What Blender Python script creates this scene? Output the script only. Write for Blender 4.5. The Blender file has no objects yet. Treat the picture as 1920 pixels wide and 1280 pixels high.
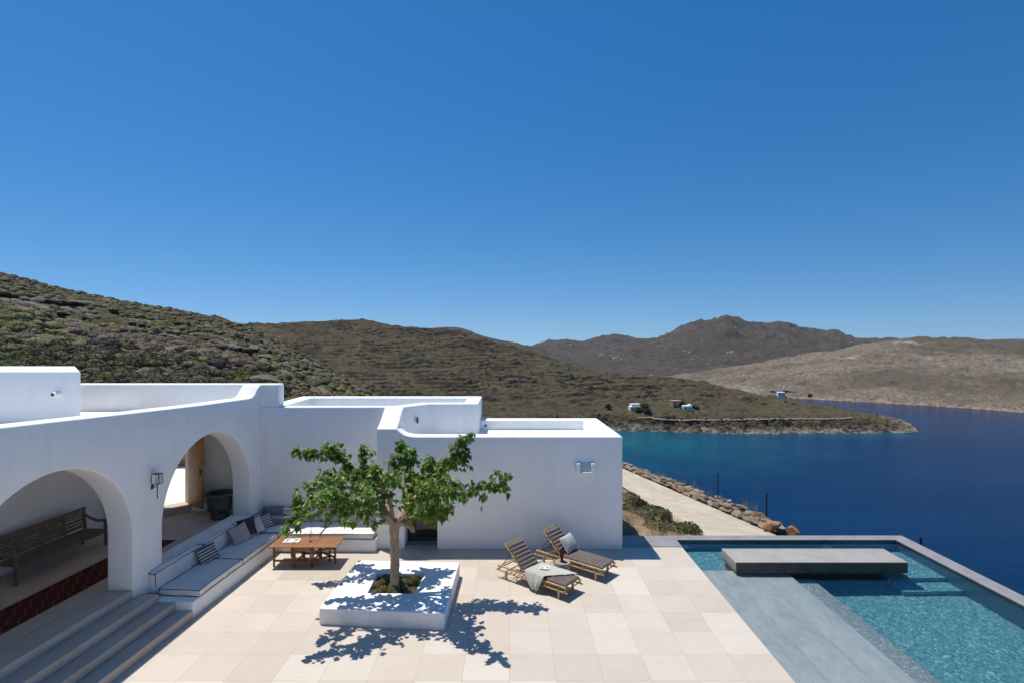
import bpy, bmesh, math, random
import numpy as np
from mathutils import Vector, Matrix
R = math.radians
random.seed(7)
SC = bpy.context.scene
COL = SC.collection

# ------------------------------------------------------------------ camera, sky, sun, exposure
CX, CY, F, CH = 957.0, 640.0, 1020.0, 6.0          # principal point / focal length in photo pixels, eye height (m)
cam_d = bpy.data.cameras.new('camera')
cam_d.sensor_width = 36.0
cam_d.lens = 36.0 * F / 1920.0
cam_d.shift_x = (960 - CX) / 1920.0
cam_d.clip_end = 60000
cam = bpy.data.objects.new('camera', cam_d)
COL.objects.link(cam)
cam.location = (0, 0, CH)
cam.rotation_euler = (R(90), 0, 0)
SC.camera = cam

SUN_TO = Vector((-.283, .237, 1.0)).normalized()
world = bpy.data.worlds.new('World')
SC.world = world
world.use_nodes = True
wn = world.node_tree
bg = wn.nodes['Background']
sky = wn.nodes.new('ShaderNodeTexSky')
sky.sky_type = 'NISHITA'
sky.sun_disc = False
sky.sun_elevation = R(69.7)
sky.sun_rotation = R(-50)
sky.altitude = 60
sky.air_density = 1.0
sky.dust_density = 0.15
sky.ozone_density = 3.0
# clear dry air: read the sky a little above the true horizon, so that no yellow band hangs over the hills
tcw = wn.nodes.new('ShaderNodeTexCoord'); sxy = wn.nodes.new('ShaderNodeSeparateXYZ'); cxy = wn.nodes.new('ShaderNodeCombineXYZ')
mad = wn.nodes.new('ShaderNodeMath'); mad.operation = 'MULTIPLY_ADD'; mad.inputs[1].default_value = 1.05; mad.inputs[2].default_value = .115
wn.links.new(tcw.outputs['Generated'], sxy.inputs[0])
wn.links.new(sxy.outputs[0], cxy.inputs[0]); wn.links.new(sxy.outputs[1], cxy.inputs[1])
wn.links.new(sxy.outputs[2], mad.inputs[0]); wn.links.new(mad.outputs[0], cxy.inputs[2])
nrmv = wn.nodes.new('ShaderNodeVectorMath'); nrmv.operation = 'NORMALIZE'
wn.links.new(cxy.outputs[0], nrmv.inputs[0]); wn.links.new(nrmv.outputs[0], sky.inputs['Vector'])
hs = wn.nodes.new('ShaderNodeHueSaturation')
hs.inputs['Saturation'].default_value = 1.38
wn.links.new(sky.outputs[0], hs.inputs['Color'])
wn.links.new(hs.outputs[0], bg.inputs['Color'])
bg.inputs['Strength'].default_value = 0.108
sun_d = bpy.data.lights.new('sun', 'SUN')
sun_d.energy = 4.6
sun_d.angle = R(0.53)
sun_d.color = (1.0, .955, .872)
sun_d.cycles.is_caustics_light = True
sun = bpy.data.objects.new('sun', sun_d)
COL.objects.link(sun)
sun.rotation_euler = SUN_TO.to_track_quat('Z', 'Y').to_euler()
sun.location = (-20, 20, 60)
vs = SC.view_settings
vs.view_transform = 'Standard'
vs.look = 'None'
vs.gamma = 1.0
vs.use_curve_mapping = False
vs.exposure = 0.08
cy = SC.cycles
cy.use_denoising = True
cy.caustics_refractive = True
cy.caustics_reflective = False
cy.max_bounces = 14
cy.diffuse_bounces = 9
cy.glossy_bounces = 4
cy.transmission_bounces = 8
cy.transparent_max_bounces = 12
cy.sample_clamp_indirect = 4.0
cy.use_adaptive_sampling = False

# ------------------------------------------------------------------ helpers
def PZ(u, v, z=0.0):                                # photo pixel -> point on the level plane z
    Y = F * (CH - z) / (v - CY)
    return Vector(((u - CX) / F * Y, Y, z))

def PY(u, v, Y):                                    # photo pixel -> point at depth Y
    return Vector(((u - CX) / F * Y, Y, CH - (v - CY) / F * Y))

class MB:
    """collects verts / faces and links them as one mesh object"""
    def __init__(s):
        s.v, s.f, s.mi = [], [], []
    def add(s, vs, fs, m=0):
        n = len(s.v)
        s.v.extend([tuple(p) for p in vs])
        s.f.extend([tuple(n + i for i in f) for f in fs])
        s.mi.extend([m] * len(fs))
    def box(s, x0, x1, y0, y1, z0, z1, M=None, m=0):
        P = [Vector((x, y, z)) for z in (z0, z1) for y in (y0, y1) for x in (x0, x1)]
        if M: P = [M @ p for p in P]
        s.add(P, [(0, 2, 3, 1), (4, 5, 7, 6), (0, 1, 5, 4), (2, 6, 7, 3), (0, 4, 6, 2), (1, 3, 7, 5)], m)
    def prism(s, pts, z0, z1, m=0):
        n = len(pts)
        P = [(p[0], p[1], z0) for p in pts] + [(p[0], p[1], z1) for p in pts]
        s.add(P, [tuple(range(n - 1, -1, -1)), tuple(range(n, 2 * n))] +
              [(i, (i + 1) % n, n + (i + 1) % n, n + i) for i in range(n)], m)
    def tube(s, pts, rad, n=8, m=0, cap=True):
        pts = [Vector(p) for p in pts]
        if not hasattr(rad, '__len__'): rad = [rad] * len(pts)
        vs, fs = [], []
        up = None
        for i, p in enumerate(pts):
            d = (pts[min(i + 1, len(pts) - 1)] - pts[max(i - 1, 0)]).normalized()
            if up is None:
                up = d.orthogonal().normalized()
            up = (up - d * up.dot(d))
            up = up.normalized() if up.length > 1e-5 else d.orthogonal().normalized()
            w = d.cross(up)
            for k in range(n):
                a = 2 * math.pi * k / n
                vs.append(p + (up * math.cos(a) + w * math.sin(a)) * rad[i])
        for i in range(len(pts) - 1):
            for k in range(n):
                a, b = i * n + k, i * n + (k + 1) % n
                fs.append((a, b, b + n, a + n))
        if cap:
            fs.append(tuple(range(n - 1, -1, -1)))
            fs.append(tuple(range((len(pts) - 1) * n, len(pts) * n)))
        s.add(vs, fs, m)
    def lathe(s, prof, n=28, c=(0, 0, 0), m=0):
        vs, fs = [], []
        for r, z in prof:
            for k in range(n):
                a = 2 * math.pi * k / n
                vs.append((c[0] + r * math.cos(a), c[1] + r * math.sin(a), c[2] + z))
        for i in range(len(prof) - 1):
            for k in range(n):
                a, b = i * n + k, i * n + (k + 1) % n
                fs.append((a, b, b + n, a + n))
        fs.append(tuple(range(n - 1, -1, -1)))
        fs.append(tuple(range((len(prof) - 1) * n, len(prof) * n)))
        s.add(vs, fs, m)
    def grid(s, P, nu, nv, m=0, close=False):
        fs = []
        for j in range(nv - 1):
            for i in range(nu - 1):
                a = j * nu + i
                fs.append((a, a + 1, a + nu + 1, a + nu))
        s.add(P, fs, m)
    def build(s, name, mat, parent=None, smooth=False, bevel=0.0, seg=3, sel=None, angle=30, loc=None):
        me = bpy.data.meshes.new(name)
        me.from_pydata(s.v, [], s.f)
        mats = mat if isinstance(mat, (list, tuple)) else [mat]
        for x in mats: me.materials.append(x)
        if len(mats) > 1:
            me.polygons.foreach_set('material_index', s.mi)
        bm = bmesh.new()
        bm.from_mesh(me)
        bmesh.ops.recalc_face_normals(bm, faces=bm.faces) if bevel else None
        if bevel:
            ed = []
            for e in bm.edges:
                if len(e.link_faces) == 2 and e.calc_face_angle(0) > R(angle):
                    if sel is None or sel(e.verts[0].co, e.verts[1].co): ed.append(e)
            bmesh.ops.bevel(bm, geom=ed, offset=bevel, offset_type='OFFSET', segments=seg, profile=.5,
                            affect='EDGES', clamp_overlap=True)
            bm.to_mesh(me)
        bm.free()
        if smooth or bevel:
            me.polygons.foreach_set('use_smooth', [True] * len(me.polygons))
            if bevel or smooth == 'auto':
                try: me.set_sharp_from_angle(angle=R(35))
                except Exception: pass
        o = bpy.data.objects.new(name, me)
        COL.objects.link(o)
        if parent: o.parent = parent
        if loc is not None: o.location = loc
        return o

def tag(o, label=None, cat=None, group=None, kind=None):
    if label: o['label'] = label
    if cat:
        o['category'] = cat
        if not kind: kind = 'thing'
    if group: o['group'] = group
    if kind: o['kind'] = kind
    return o

def thing(name, label, cat, loc=(0, 0, 0), rz=0.0, group=None):
    o = bpy.data.objects.new(name, None)
    COL.objects.link(o)
    o.location = loc
    o.rotation_euler = (0, 0, rz)
    o.empty_display_size = .2
    return tag(o, label, cat, group)

def dup(root, loc, rot, label, scale=None):
    r = root.copy()
    COL.objects.link(r)
    r.location = loc
    r.rotation_euler = rot
    if scale: r.scale = scale
    if label: r['label'] = label
    for ch in list(root.children):
        c = ch.copy(); COL.objects.link(c); c.parent = r
        for g in list(ch.children):
            d = g.copy(); COL.objects.link(d); d.parent = c
    return r

def vnoise(x, y, seed=0):
    xi = np.floor(x).astype(np.int64); yi = np.floor(y).astype(np.int64)
    xf = x - xi; yf = y - yi
    def h(a, b):
        n = (a * 374761393 + b * 668265263 + seed * 974711) & 0x7fffffff
        n = ((n ^ (n >> 13)) * 1274126177) & 0x7fffffff
        n = (n ^ (n >> 16)) & 0xffff
        return n / 65535.0
    u = xf * xf * xf * (xf * (xf * 6 - 15) + 10); v = yf * yf * yf * (yf * (yf * 6 - 15) + 10)
    a, b, c, d = h(xi, yi), h(xi + 1, yi), h(xi, yi + 1), h(xi + 1, yi + 1)
    return (a * (1 - u) + b * u) * (1 - v) + (c * (1 - u) + d * u) * v - .5

def fbm(x, y, oct=5, seed=0, gain=.5, ridge=False):
    s = 0; a = 1.0; t = 0
    for o in range(oct):
        n = vnoise(x, y, seed + o * 17)
        if ridge: n = .5 - np.abs(n) * 2
        s = s + a * n; t += a
        x = x * 2.03 + 13.7; y = y * 2.03 - 7.1; a *= gain
    return s / t

def nz(a, b, seed=0):
    return float(vnoise(np.array([a]), np.array([b]), seed)[0])

# ------------------------------------------------------------------ materials (all procedural)
class NT:
    def __init__(s, name, rough=.6, spec=.4):
        s.m = bpy.data.materials.new(name)
        s.m.use_nodes = True
        s.t = s.m.node_tree
        s.b = s.t.nodes['Principled BSDF']
        s.b.inputs['Roughness'].default_value = rough
        s.b.inputs['Specular IOR Level'].default_value = spec
        s.pos = s.t.nodes.new('ShaderNodeTexCoord').outputs['Object']
    def n(s, typ, **kw):
        x = s.t.nodes.new(typ)
        for k, v in kw.items(): setattr(x, k, v)
        return x
    def set(s, sock, val):
        if hasattr(val, 'is_linked') or isinstance(val, bpy.types.NodeSocket): s.t.links.new(val, sock)
        else: sock.default_value = val
    def noise(s, scale, detail=4, rough=.55, vec=None, dist=0.0):
        x = s.n('ShaderNodeTexNoise')
        s.set(x.inputs['Vector'], vec or s.pos)
        x.inputs['Scale'].default_value = scale; x.inputs['Detail'].default_value = detail
        x.inputs['Roughness'].default_value = rough; x.inputs['Distortion'].default_value = dist
        return x.outputs['Fac']
    def scale(s, vec, sc):
        x = s.n('ShaderNodeMapping')
        s.set(x.inputs['Vector'], vec); x.inputs['Scale'].default_value = sc
        return x.outputs[0]
    def math(s, op, a, b=0.0, c=0.0):
        x = s.n('ShaderNodeMath', operation=op)
        s.set(x.inputs[0], a); s.set(x.inputs[1], b); s.set(x.inputs[2], c)
        return x.outputs[0]
    def ramp(s, fac, stops):
        x = s.n('ShaderNodeValToRGB')
        s.set(x.inputs[0], fac)
        e = x.color_ramp.elements
        while len(e) < len(stops): e.new(.5)
        for el, (p, c) in zip(e, stops):
            el.position = p
            el.color = (c, c, c, 1) if not hasattr(c, '__len__') else (*c, 1)
        return x.outputs[0]
    def mix(s, fac, a, b, mode='MIX'):
        x = s.n('ShaderNodeMix', data_type='RGBA', blend_type=mode)
        s.set(x.inputs[0], fac)
        for i, c in ((6, a), (7, b)):
            if isinstance(c, (tuple, list)): c = (*c, 1) if len(c) == 3 else c
            s.set(x.inputs[i], c)
        return x.outputs[2]
    def color(s, c):
        if isinstance(c, (tuple, list)): c = (*c, 1)
        s.set(s.b.inputs['Base Color'], c)
        return s
    def bump(s, h, strength=.3, dist=.02):
        x = s.n('ShaderNodeBump')
        x.inputs['Strength'].default_value = strength; x.inputs['Distance'].default_value = dist
        s.set(x.inputs['Height'], h)
        s.t.links.new(x.outputs[0], s.b.inputs['Normal'])
        return s
    def sep(s, vec=None):
        x = s.n('ShaderNodeSeparateXYZ'); s.set(x.inputs[0], vec or s.pos)
        return x.outputs

M = {}
def simple(key, col, rough=.6, var=.15, scale=8, bump=0, bs=40, spec=.4, metal=0):
    k = NT(key, rough, spec)
    n = k.noise(scale, 5)
    lo = tuple(c * (1 - var) for c in col); hi = tuple(min(1, c * (1 + var)) for c in col)
    k.color(k.ramp(n, [(.3, lo), (.7, hi)]))
    if bump: k.bump(k.noise(bs, 4), bump, .01)
    k.b.inputs['Metallic'].default_value = metal
    M[key] = k.m
    return k

# whitewashed render: faint trowel marks and weathering
k = NT('whitewash', .85, .2)
n1 = k.noise(1.3, 6, .6); n2 = k.noise(9, 5, .6)
c = k.mix(k.ramp(n1, [(.35, 0), (.75, 1)]), (.87, .87, .855), (.83, .83, .815))
c = k.mix(k.ramp(n2, [(.55, 0), (.8, .5)]), c, (.80, .80, .785))
stk = k.noise(1.0, 5, .6, k.scale(k.pos, (3.2, 3.2, .22)))
c = k.mix(k.ramp(stk, [(.52, 0), (.78, .45)]), c, (.735, .73, .705))
grime = k.math('MULTIPLY', k.ramp(k.math('ADD', k.sep()[2], k.math('MULTIPLY', k.noise(3, 5, .7), .35)), [(.16, 1), (.42, 0)]), .35)
c = k.mix(grime, c, (.60, .565, .51))
k.color(c).bump(k.math('ADD', k.noise(3.2, 6, .65), k.math('MULTIPLY', k.noise(45, 3), .12)), .35, .05)
M['white'] = k.m

# large limestone tiles .84 x .81 m, each tile with its own tone
k = NT('terrace_tile', .55, .35)
sp = k.sep()
ux = k.math('DIVIDE', k.math('SUBTRACT', sp[0], 5.02), .84)
uy = k.math('DIVIDE', k.math('SUBTRACT', sp[1], 9.64), .81)
cb = k.n('ShaderNodeCombineXYZ')
k.set(cb.inputs[0], k.math('FLOOR', ux)); k.set(cb.inputs[1], k.math('FLOOR', uy))
wnz = k.n('ShaderNodeTexWhiteNoise'); k.set(wnz.inputs['Vector'], cb.outputs[0])
tone = k.ramp(wnz.outputs['Value'], [(0, (.505, .43, .358)), (.35, (.55, .472, .395)), (.7, (.58, .503, .425)), (1, (.63, .56, .478))])
cl = k.noise(2.2, 6, .6)
tone = k.mix(k.ramp(cl, [(.4, 0), (.75, .35)]), tone, (.60, .54, .48))
vein = k.noise(1.0, 5, .65, k.scale(k.pos, (3, 22, 1)))
tone = k.mix(k.ramp(vein, [(.45, 0), (.8, .35)]), tone, (.42, .36, .31))
fx = k.math('ABSOLUTE', k.math('SUBTRACT', k.math('FRACT', ux), .5))
fy = k.math('ABSOLUTE', k.math('SUBTRACT', k.math('FRACT', uy), .5))
gr = k.math('GREATER_THAN', k.math('MAXIMUM', fx, fy), .4955)
st_ = k.ramp(k.noise(.45, 6, .7), [(.50, 0), (.72, .28)])
tone = k.mix(st_, tone, (.40, .335, .275))
k.color(k.mix(k.math('MULTIPLY', gr, .7), tone, (.30, .26, .22)))
k.bump(k.math('SUBTRACT', k.noise(60, 3), gr), .12, .004)
M['tile'] = k.m

k = NT('step_stone', .6, .35)
c = k.ramp(k.noise(1.6, 6, .65), [(.3, (.47, .39, .315)), (.7, (.58, .49, .405))])
c = k.mix(k.ramp(k.noise(1.2, 5, .6, k.scale(k.pos, (14, 2, 14))), [(.5, 0), (.8, .5)]), c, (.40, .325, .26))
k.color(c).bump(k.noise(30, 4), .1, .01)
M['step'] = k.m

k = NT('pool_plaster', .5, .4)
c = k.ramp(k.noise(1.5, 6, .65), [(.3, (.43, .43, .43)), (.7, (.55, .55, .545))])
sw = k.noise(2.6, 7, .7, k.scale(k.pos, (1.6, .5, 1)), 1.2)
c = k.mix(k.ramp(sw, [(.42, 0), (.62, .7)]), c, (.62, .62, .61))
k.color(k.mix(k.ramp(k.noise(45, 3), [(.5, 0), (.9, .3)]), c, (.25, .27, .29)))
M['plaster'] = k.m

k = NT('pool_mosaic', .35, .5)
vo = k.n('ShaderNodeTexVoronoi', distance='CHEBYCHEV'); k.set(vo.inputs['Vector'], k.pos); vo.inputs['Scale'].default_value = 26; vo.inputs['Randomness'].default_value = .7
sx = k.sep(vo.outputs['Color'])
c = k.ramp(sx[0], [(0, (.04, .16, .20)), (.35, (.085, .26, .295)), (.72, (.14, .355, .38)), (.90, (.22, .45, .46)), (1, (.52, .70, .64))])  # brightest cells put the glitter of sunlight into the mosaic
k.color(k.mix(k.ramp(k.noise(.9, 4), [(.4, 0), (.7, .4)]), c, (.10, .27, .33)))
M['mosaic'] = k.m

k = NT('grey_mosaic', .35, .5)
vo = k.n('ShaderNodeTexVoronoi', distance='CHEBYCHEV'); k.set(vo.inputs['Vector'], k.pos); vo.inputs['Scale'].default_value = 26; vo.inputs['Randomness'].default_value = .7
sx = k.sep(vo.outputs['Color'])
k.color(k.ramp(sx[0], [(0, (.22, .25, .26)), (.6, (.31, .34, .345)), (.88, (.38, .41, .41)), (1, (.58, .60, .57))]))
M['grey_mosaic'] = k.m
k = NT('shaded_wall_mosaic', .35, .5)  # same mosaic in darker tones, the pool walls' shade put into colour
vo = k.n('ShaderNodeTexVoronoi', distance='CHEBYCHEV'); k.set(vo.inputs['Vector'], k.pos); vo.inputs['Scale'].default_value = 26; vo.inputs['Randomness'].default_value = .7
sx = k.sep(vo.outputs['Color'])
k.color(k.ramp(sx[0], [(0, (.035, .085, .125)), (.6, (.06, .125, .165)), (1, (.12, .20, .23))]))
M['shaded_wall_mosaic'] = k.m

k = NT('rim_stone', .5, .4)
c = k.ramp(k.noise(2.5, 6, .65), [(.3, (.21, .198, .196)), (.7, (.31, .292, .288))])
k.color(c).bump(k.noise(50, 4), .12, .01)
M['rim'] = k.m

k = NT('platform_concrete', .6, .35)
c = k.ramp(k.noise(1.2, 7, .65, dist=.6), [(.3, (.29, .268, .245)), (.7, (.395, .365, .335))])
c = k.mix(k.ramp(k.noise(30, 4), [(.55, 0), (.85, .4)]), c, (.22, .205, .19))
k.color(c).bump(k.noise(40, 5), .12, .01)
M['concrete'] = k.m

# pool water: refracting surface, a light swell in its normals
k = NT('pool_water', 0.0, .5)
k.b.inputs['Transmission Weight'].default_value = 1.0
k.b.inputs['IOR'].default_value = 1.33
k.color((.80, .93, .955))
k.bump(k.math('ADD', k.noise(3.0, 3, .5), k.math('MULTIPLY', k.noise(22, 2), .35)), .09, .04)
M['pool_water'] = k.m

# sea: turquoise over the pale shallows off the point, deep blue elsewhere
k = NT('sea_water', .12, .02)
sp = k.sep()
dx = k.math('DIVIDE', k.math('SUBTRACT', sp[0], 62), 170); dy = k.math('DIVIDE', k.math('SUBTRACT', sp[1], 390), 130)
dd = k.math('SQRT', k.math('ADD', k.math('MULTIPLY', dx, dx), k.math('MULTIPLY', dy, dy)))
patch = k.noise(.03, 5, .6)
sh = k.ramp(k.math('ADD', dd, k.math('MULTIPLY', k.math('SUBTRACT', patch, .5), .8)), [(.10, 1), (.42, .5), (1.0, 0)])
dy2 = k.math('DIVIDE', k.math('SUBTRACT', 416, sp[1]), 30)
sh2 = k.math('MULTIPLY', k.ramp(dy2, [(0, 1), (1, 0)]), .55)
sh2 = k.math('MULTIPLY', sh2, k.math('LESS_THAN', sp[0], 300))
deep = k.mix(k.ramp(k.noise(.012, 4, .6, k.scale(k.pos, (1, 2.5, 1))), [(.35, 0), (.7, 1)]), (.001, .021, .070), (.0015, .029, .092))
c = k.mix(k.math('MAXIMUM', sh, sh2), deep, (.004, .098, .135))
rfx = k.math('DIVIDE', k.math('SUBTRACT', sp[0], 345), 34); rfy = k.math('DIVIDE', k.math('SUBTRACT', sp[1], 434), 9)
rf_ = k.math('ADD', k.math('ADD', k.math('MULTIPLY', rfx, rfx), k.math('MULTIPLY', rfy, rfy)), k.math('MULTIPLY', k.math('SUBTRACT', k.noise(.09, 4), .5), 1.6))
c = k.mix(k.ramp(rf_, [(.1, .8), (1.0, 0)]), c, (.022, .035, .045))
wd = k.noise(.05, 4, .6, k.scale(k.pos, (1, 3, 1)))
c = k.mix(k.math('MULTIPLY', k.math('MULTIPLY', k.ramp(wd, [(.52, 0), (.66, .65)]), sh), 1.0), c, (.003, .045, .085))
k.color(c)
w1 = k.noise(.35, 5, .6, k.scale(k.pos, (1, 1.6, 1))); w2 = k.noise(2.2, 3, .6)
k.bump(k.math('ADD', w1, k.math('MULTIPLY', w2, .25)), .38, .9)
M['sea'] = k.m

def terrain_mat(key, ground, scrub, rock, sc, rock_amt=.25, rough=.95, shore=None, scrub_amt=.5, lines=False, big=None, tract=False):
    """dry ground, scrub patches, bare rock on steep faces and in outcrops"""
    k = NT(key, rough, .1)
    g = k.ramp(k.noise(sc * .22, 6, .6), [(.32, ground[0]), (.68, ground[1])])
    s1 = k.noise(sc, 5, .65)
    g = k.mix(k.ramp(s1, [(scrub_amt - .06, 0), (scrub_amt + .05, .85)]), g, k.ramp(k.noise(sc * .5, 3), [(.35, scrub[0]), (.65, scrub[1])]))
    s2 = k.noise(sc * (.8 if not tract else 1.0), 6, .7, k.scale(k.pos, (1, 1, 2.2) if not tract else (1.1, .28, 1.1)))
    g = k.mix(k.ramp(s2, [(.72 - rock_amt * .4, 0), (.78 - rock_amt * .4, .9)]), g, rock[0])
    if big:                                           # broad darker tracts of scrub
        g = k.mix(k.ramp(k.noise(big[1], 4, .6), [(.47, 0), (.62, .75)]), g, big[0])
    if tract:                                         # dark scrub over the upper right, pale broken rock below
        px = k.math('DIVIDE', k.math('SUBTRACT', k.sep()[0], 560), 330); pz = k.math('DIVIDE', k.math('ADD', k.sep()[2], 45), 110)
        tv = k.math('ADD', k.math('ADD', px, pz), k.math('MULTIPLY', k.math('SUBTRACT', k.noise(.006, 5, .6), .5), 1.6))
        g = k.mix(k.ramp(tv, [(.75, 0), (1.0, .8)]), g, k.mix(k.noise(.05, 5), (.065, .055, .036), (.105, .088, .062)))
        wp = k.noise(.016, 6, .75, k.scale(k.pos, (1, .4, 2)))
        g = k.mix(k.ramp(wp, [(.60, 0), (.66, .75)]), g, k.mix(k.noise(.25, 4), (.22, .185, .15), (.40, .355, .30)))
    if lines:                                         # dry-stone walls following the contours, broken into runs
        zq = k.math('DIVIDE', k.math('ADD', k.sep()[2], k.math('MULTIPLY', k.noise(.02, 4), 9)), 3.1)
        ln = k.ramp(k.math('ABSOLUTE', k.math('SUBTRACT', k.math('FRACT', zq), .5)), [(.12, 1), (.19, 0)])
        pt = k.ramp(k.noise(.035, 5, .6), [(.43, 0), (.50, 1)]); p2 = k.ramp(k.noise(.085, 3), [(.44, 0), (.48, 1)])
        lf = k.ramp(k.math('DIVIDE', k.math('ADD', k.sep()[2], 62), 30), [(.35, 0), (.6, 1)])
        lx_ = k.ramp(k.math('DIVIDE', k.sep()[0], 300), [(.25, 1), (.7, .35)])
        ln = k.math('MULTIPLY', k.math('MULTIPLY', ln, k.math('MULTIPLY', pt, p2)), k.math('MULTIPLY', lf, lx_))
        g = k.mix(k.math('MULTIPLY', ln, .9), g, (.030, .026, .021))
        oc = k.noise(.035, 7, .74, k.scale(k.pos, (1, 1, 2.5)))
        gp = k.noise(.018, 5, .65); g = k.mix(k.ramp(gp, [(.5, 0), (.62, .6)]), g, (.075, .078, .045))
        g = k.mix(k.ramp(oc, [(.55, 0), (.61, .85)]), g, (.055, .046, .037))
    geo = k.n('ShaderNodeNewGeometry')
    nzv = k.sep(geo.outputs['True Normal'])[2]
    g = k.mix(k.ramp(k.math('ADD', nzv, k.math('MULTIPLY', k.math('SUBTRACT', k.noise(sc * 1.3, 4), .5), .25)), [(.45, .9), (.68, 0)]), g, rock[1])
    if shore:
        z = k.math('DIVIDE', k.math('ADD', k.sep()[2], 64 - shore[0]), shore[1])
        z = k.math('ADD', z, k.math('MULTIPLY', k.math('SUBTRACT', k.noise(sc * .35, 5, .65), .5), 2.2))
        sc_c = k.ramp(k.noise(sc * .75, 6, .72), [(.43, shore[2]), (.57, shore[3])])
        g = k.mix(k.ramp(z, [(.1, 1), (.8, 0)]), g, sc_c)
    k.color(g).bump(k.math('ADD', k.noise(sc * 2, 5, .65), k.noise(sc * .6, 3)), .8, .35 / sc)
    M[key] = k.m
    return k

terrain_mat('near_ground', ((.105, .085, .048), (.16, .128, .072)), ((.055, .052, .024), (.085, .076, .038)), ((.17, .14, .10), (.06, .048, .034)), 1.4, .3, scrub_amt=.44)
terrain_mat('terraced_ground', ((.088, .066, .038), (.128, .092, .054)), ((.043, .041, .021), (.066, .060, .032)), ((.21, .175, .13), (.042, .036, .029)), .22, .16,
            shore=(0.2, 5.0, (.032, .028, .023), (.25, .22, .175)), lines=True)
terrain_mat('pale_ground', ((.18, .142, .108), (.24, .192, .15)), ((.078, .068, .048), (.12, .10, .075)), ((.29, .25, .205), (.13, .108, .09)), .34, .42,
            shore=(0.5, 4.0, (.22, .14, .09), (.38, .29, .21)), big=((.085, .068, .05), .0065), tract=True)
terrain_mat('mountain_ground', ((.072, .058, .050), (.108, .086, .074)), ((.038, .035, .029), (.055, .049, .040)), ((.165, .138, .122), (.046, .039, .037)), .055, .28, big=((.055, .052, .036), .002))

k = NT('shrub_leaf', .8, .15)
oi = k.n('ShaderNodeObjectInfo'); geo = k.n('ShaderNodeNewGeometry')
rnd = geo.outputs['Random Per Island']
def shrub_mat(key, a, b, dry):
    k = NT(key, .8, .15)
    oi = k.n('ShaderNodeObjectInfo'); geo = k.n('ShaderNodeNewGeometry')
    c = k.ramp(geo.outputs['Random Per Island'], [(0, a), (.6, b), (.9, b), (1, dry)])
    pn = k.noise(.55, 3)
    f = k.math('MULTIPLY', k.math('ADD', k.math('MULTIPLY', oi.outputs['Random'], .7), k.math('ADD', pn, .35)), 1.0)
    c = k.mix(1.0, c, f, 'MULTIPLY')
    k.color(c)
    M[key] = k.m
bpy.data.materials.remove(k.m)
shrub_mat('shrub_green', (.052, .062, .02), (.085, .095, .03), (.13, .115, .05))
shrub_mat('shrub_olive', (.068, .062, .024), (.108, .096, .038), (.17, .135, .065))
shrub_mat('shrub_grey', (.06, .048, .036), (.10, .081, .061), (.16, .125, .085))
shrub_mat('shrub_dark', (.04, .05, .02), (.068, .075, .032), (.10, .09, .045))
shrub_mat('dry_grass', (.20, .15, .07), (.36, .28, .15), (.45, .36, .22))

k = NT('rock', .9, .15)
oi = k.n('ShaderNodeObjectInfo')
c = k.ramp(k.noise(1.4, 7, .7), [(.28, (.075, .06, .043)), (.5, (.17, .142, .105)), (.75, (.32, .285, .225))])
c = k.mix(k.ramp(k.noise(5, 5, .7), [(.55, 0), (.7, .6)]), c, (.10, .085, .065))
c = k.mix(k.math('MULTIPLY', oi.outputs['Random'], .35), c, (.13, .105, .075))
k.color(c).bump(k.noise(9, 6, .7), .6, .08)
M['rock'] = k.m
k = NT('rust_rock', .9, .15)
c = k.ramp(k.noise(2.0, 6, .7), [(.28, (.16, .085, .045)), (.5, (.33, .17, .09)), (.75, (.42, .27, .17))])
k.color(c).bump(k.noise(9, 6, .7), .6, .06)
M['rust_rock'] = k.m
k = NT('wall_rock', .9, .15)
geo = k.n('ShaderNodeNewGeometry')
c = k.ramp(geo.outputs['Random Per Island'], [(0, (.11, .085, .06)), (.3, (.21, .17, .125)), (.6, (.29, .25, .20)), (.85, (.22, .125, .075)), (1, (.36, .33, .27))])
c = k.mix(k.ramp(k.noise(6, 6, .7), [(.45, 0), (.72, .7)]), c, (.12, .10, .075))
k.color(c).bump(k.noise(10, 6, .7), .6, .06)
M['wall_rock'] = k.m

k = NT('road_concrete', .85, .2)
c = k.ramp(k.noise(.7, 7, .65), [(.3, (.40, .335, .25)), (.7, (.53, .46, .36))])
c = k.mix(k.ramp(k.noise(1.0, 5, .6, k.scale(k.pos, (.8, 4, 1))), [(.45, 0), (.7, .6)]), c, (.34, .28, .20))
rt = k.noise(1.0, 5, .65, k.scale(k.pos, (2.6, .25, 1)))
c = k.mix(k.ramp(rt, [(.5, 0), (.68, .5)]), c, (.60, .53, .43))
c = k.mix(k.ramp(k.noise(14, 5, .75), [(.6, 0), (.72, .6)]), c, (.26, .21, .15))
k.color(c).bump(k.noise(8, 5), .3, .04)
M['road'] = k.m

def wood(key, a, b, scl=(3, 40, 40), rough=.5, bump=.15):
    k = NT(key, rough, .35)
    g = k.noise(1.0, 6, .65, k.scale(k.pos, scl), .3)
    c = k.ramp(g, [(.3, a), (.7, b)])
    c = k.mix(k.ramp(k.noise(2.5, 4), [(.4, 0), (.7, .4)]), c, a)
    k.color(c).bump(g, bump, .004)
    M[key] = k.m
wood('teak', (.18, .072, .026), (.38, .175, .07), (40, 4, 40))
wood('teak_leg', (.13, .05, .02), (.26, .105, .042), (40, 40, 4))
wood('grey_wood', (.12, .088, .062), (.24, .185, .14), (40, 3, 40), .75)
wood('bamboo', (.36, .22, .09), (.58, .41, .20), (9, 9, 9), .4, .05)
k = NT('door_planks', .5, .35)
sp = k.sep()
dg = k.math('ADD', k.math('MULTIPLY', sp[0], 1.0), k.math('MULTIPLY', sp[2], -.72))
fr = k.math('FRACT', k.math('DIVIDE', dg, .21))
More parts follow.
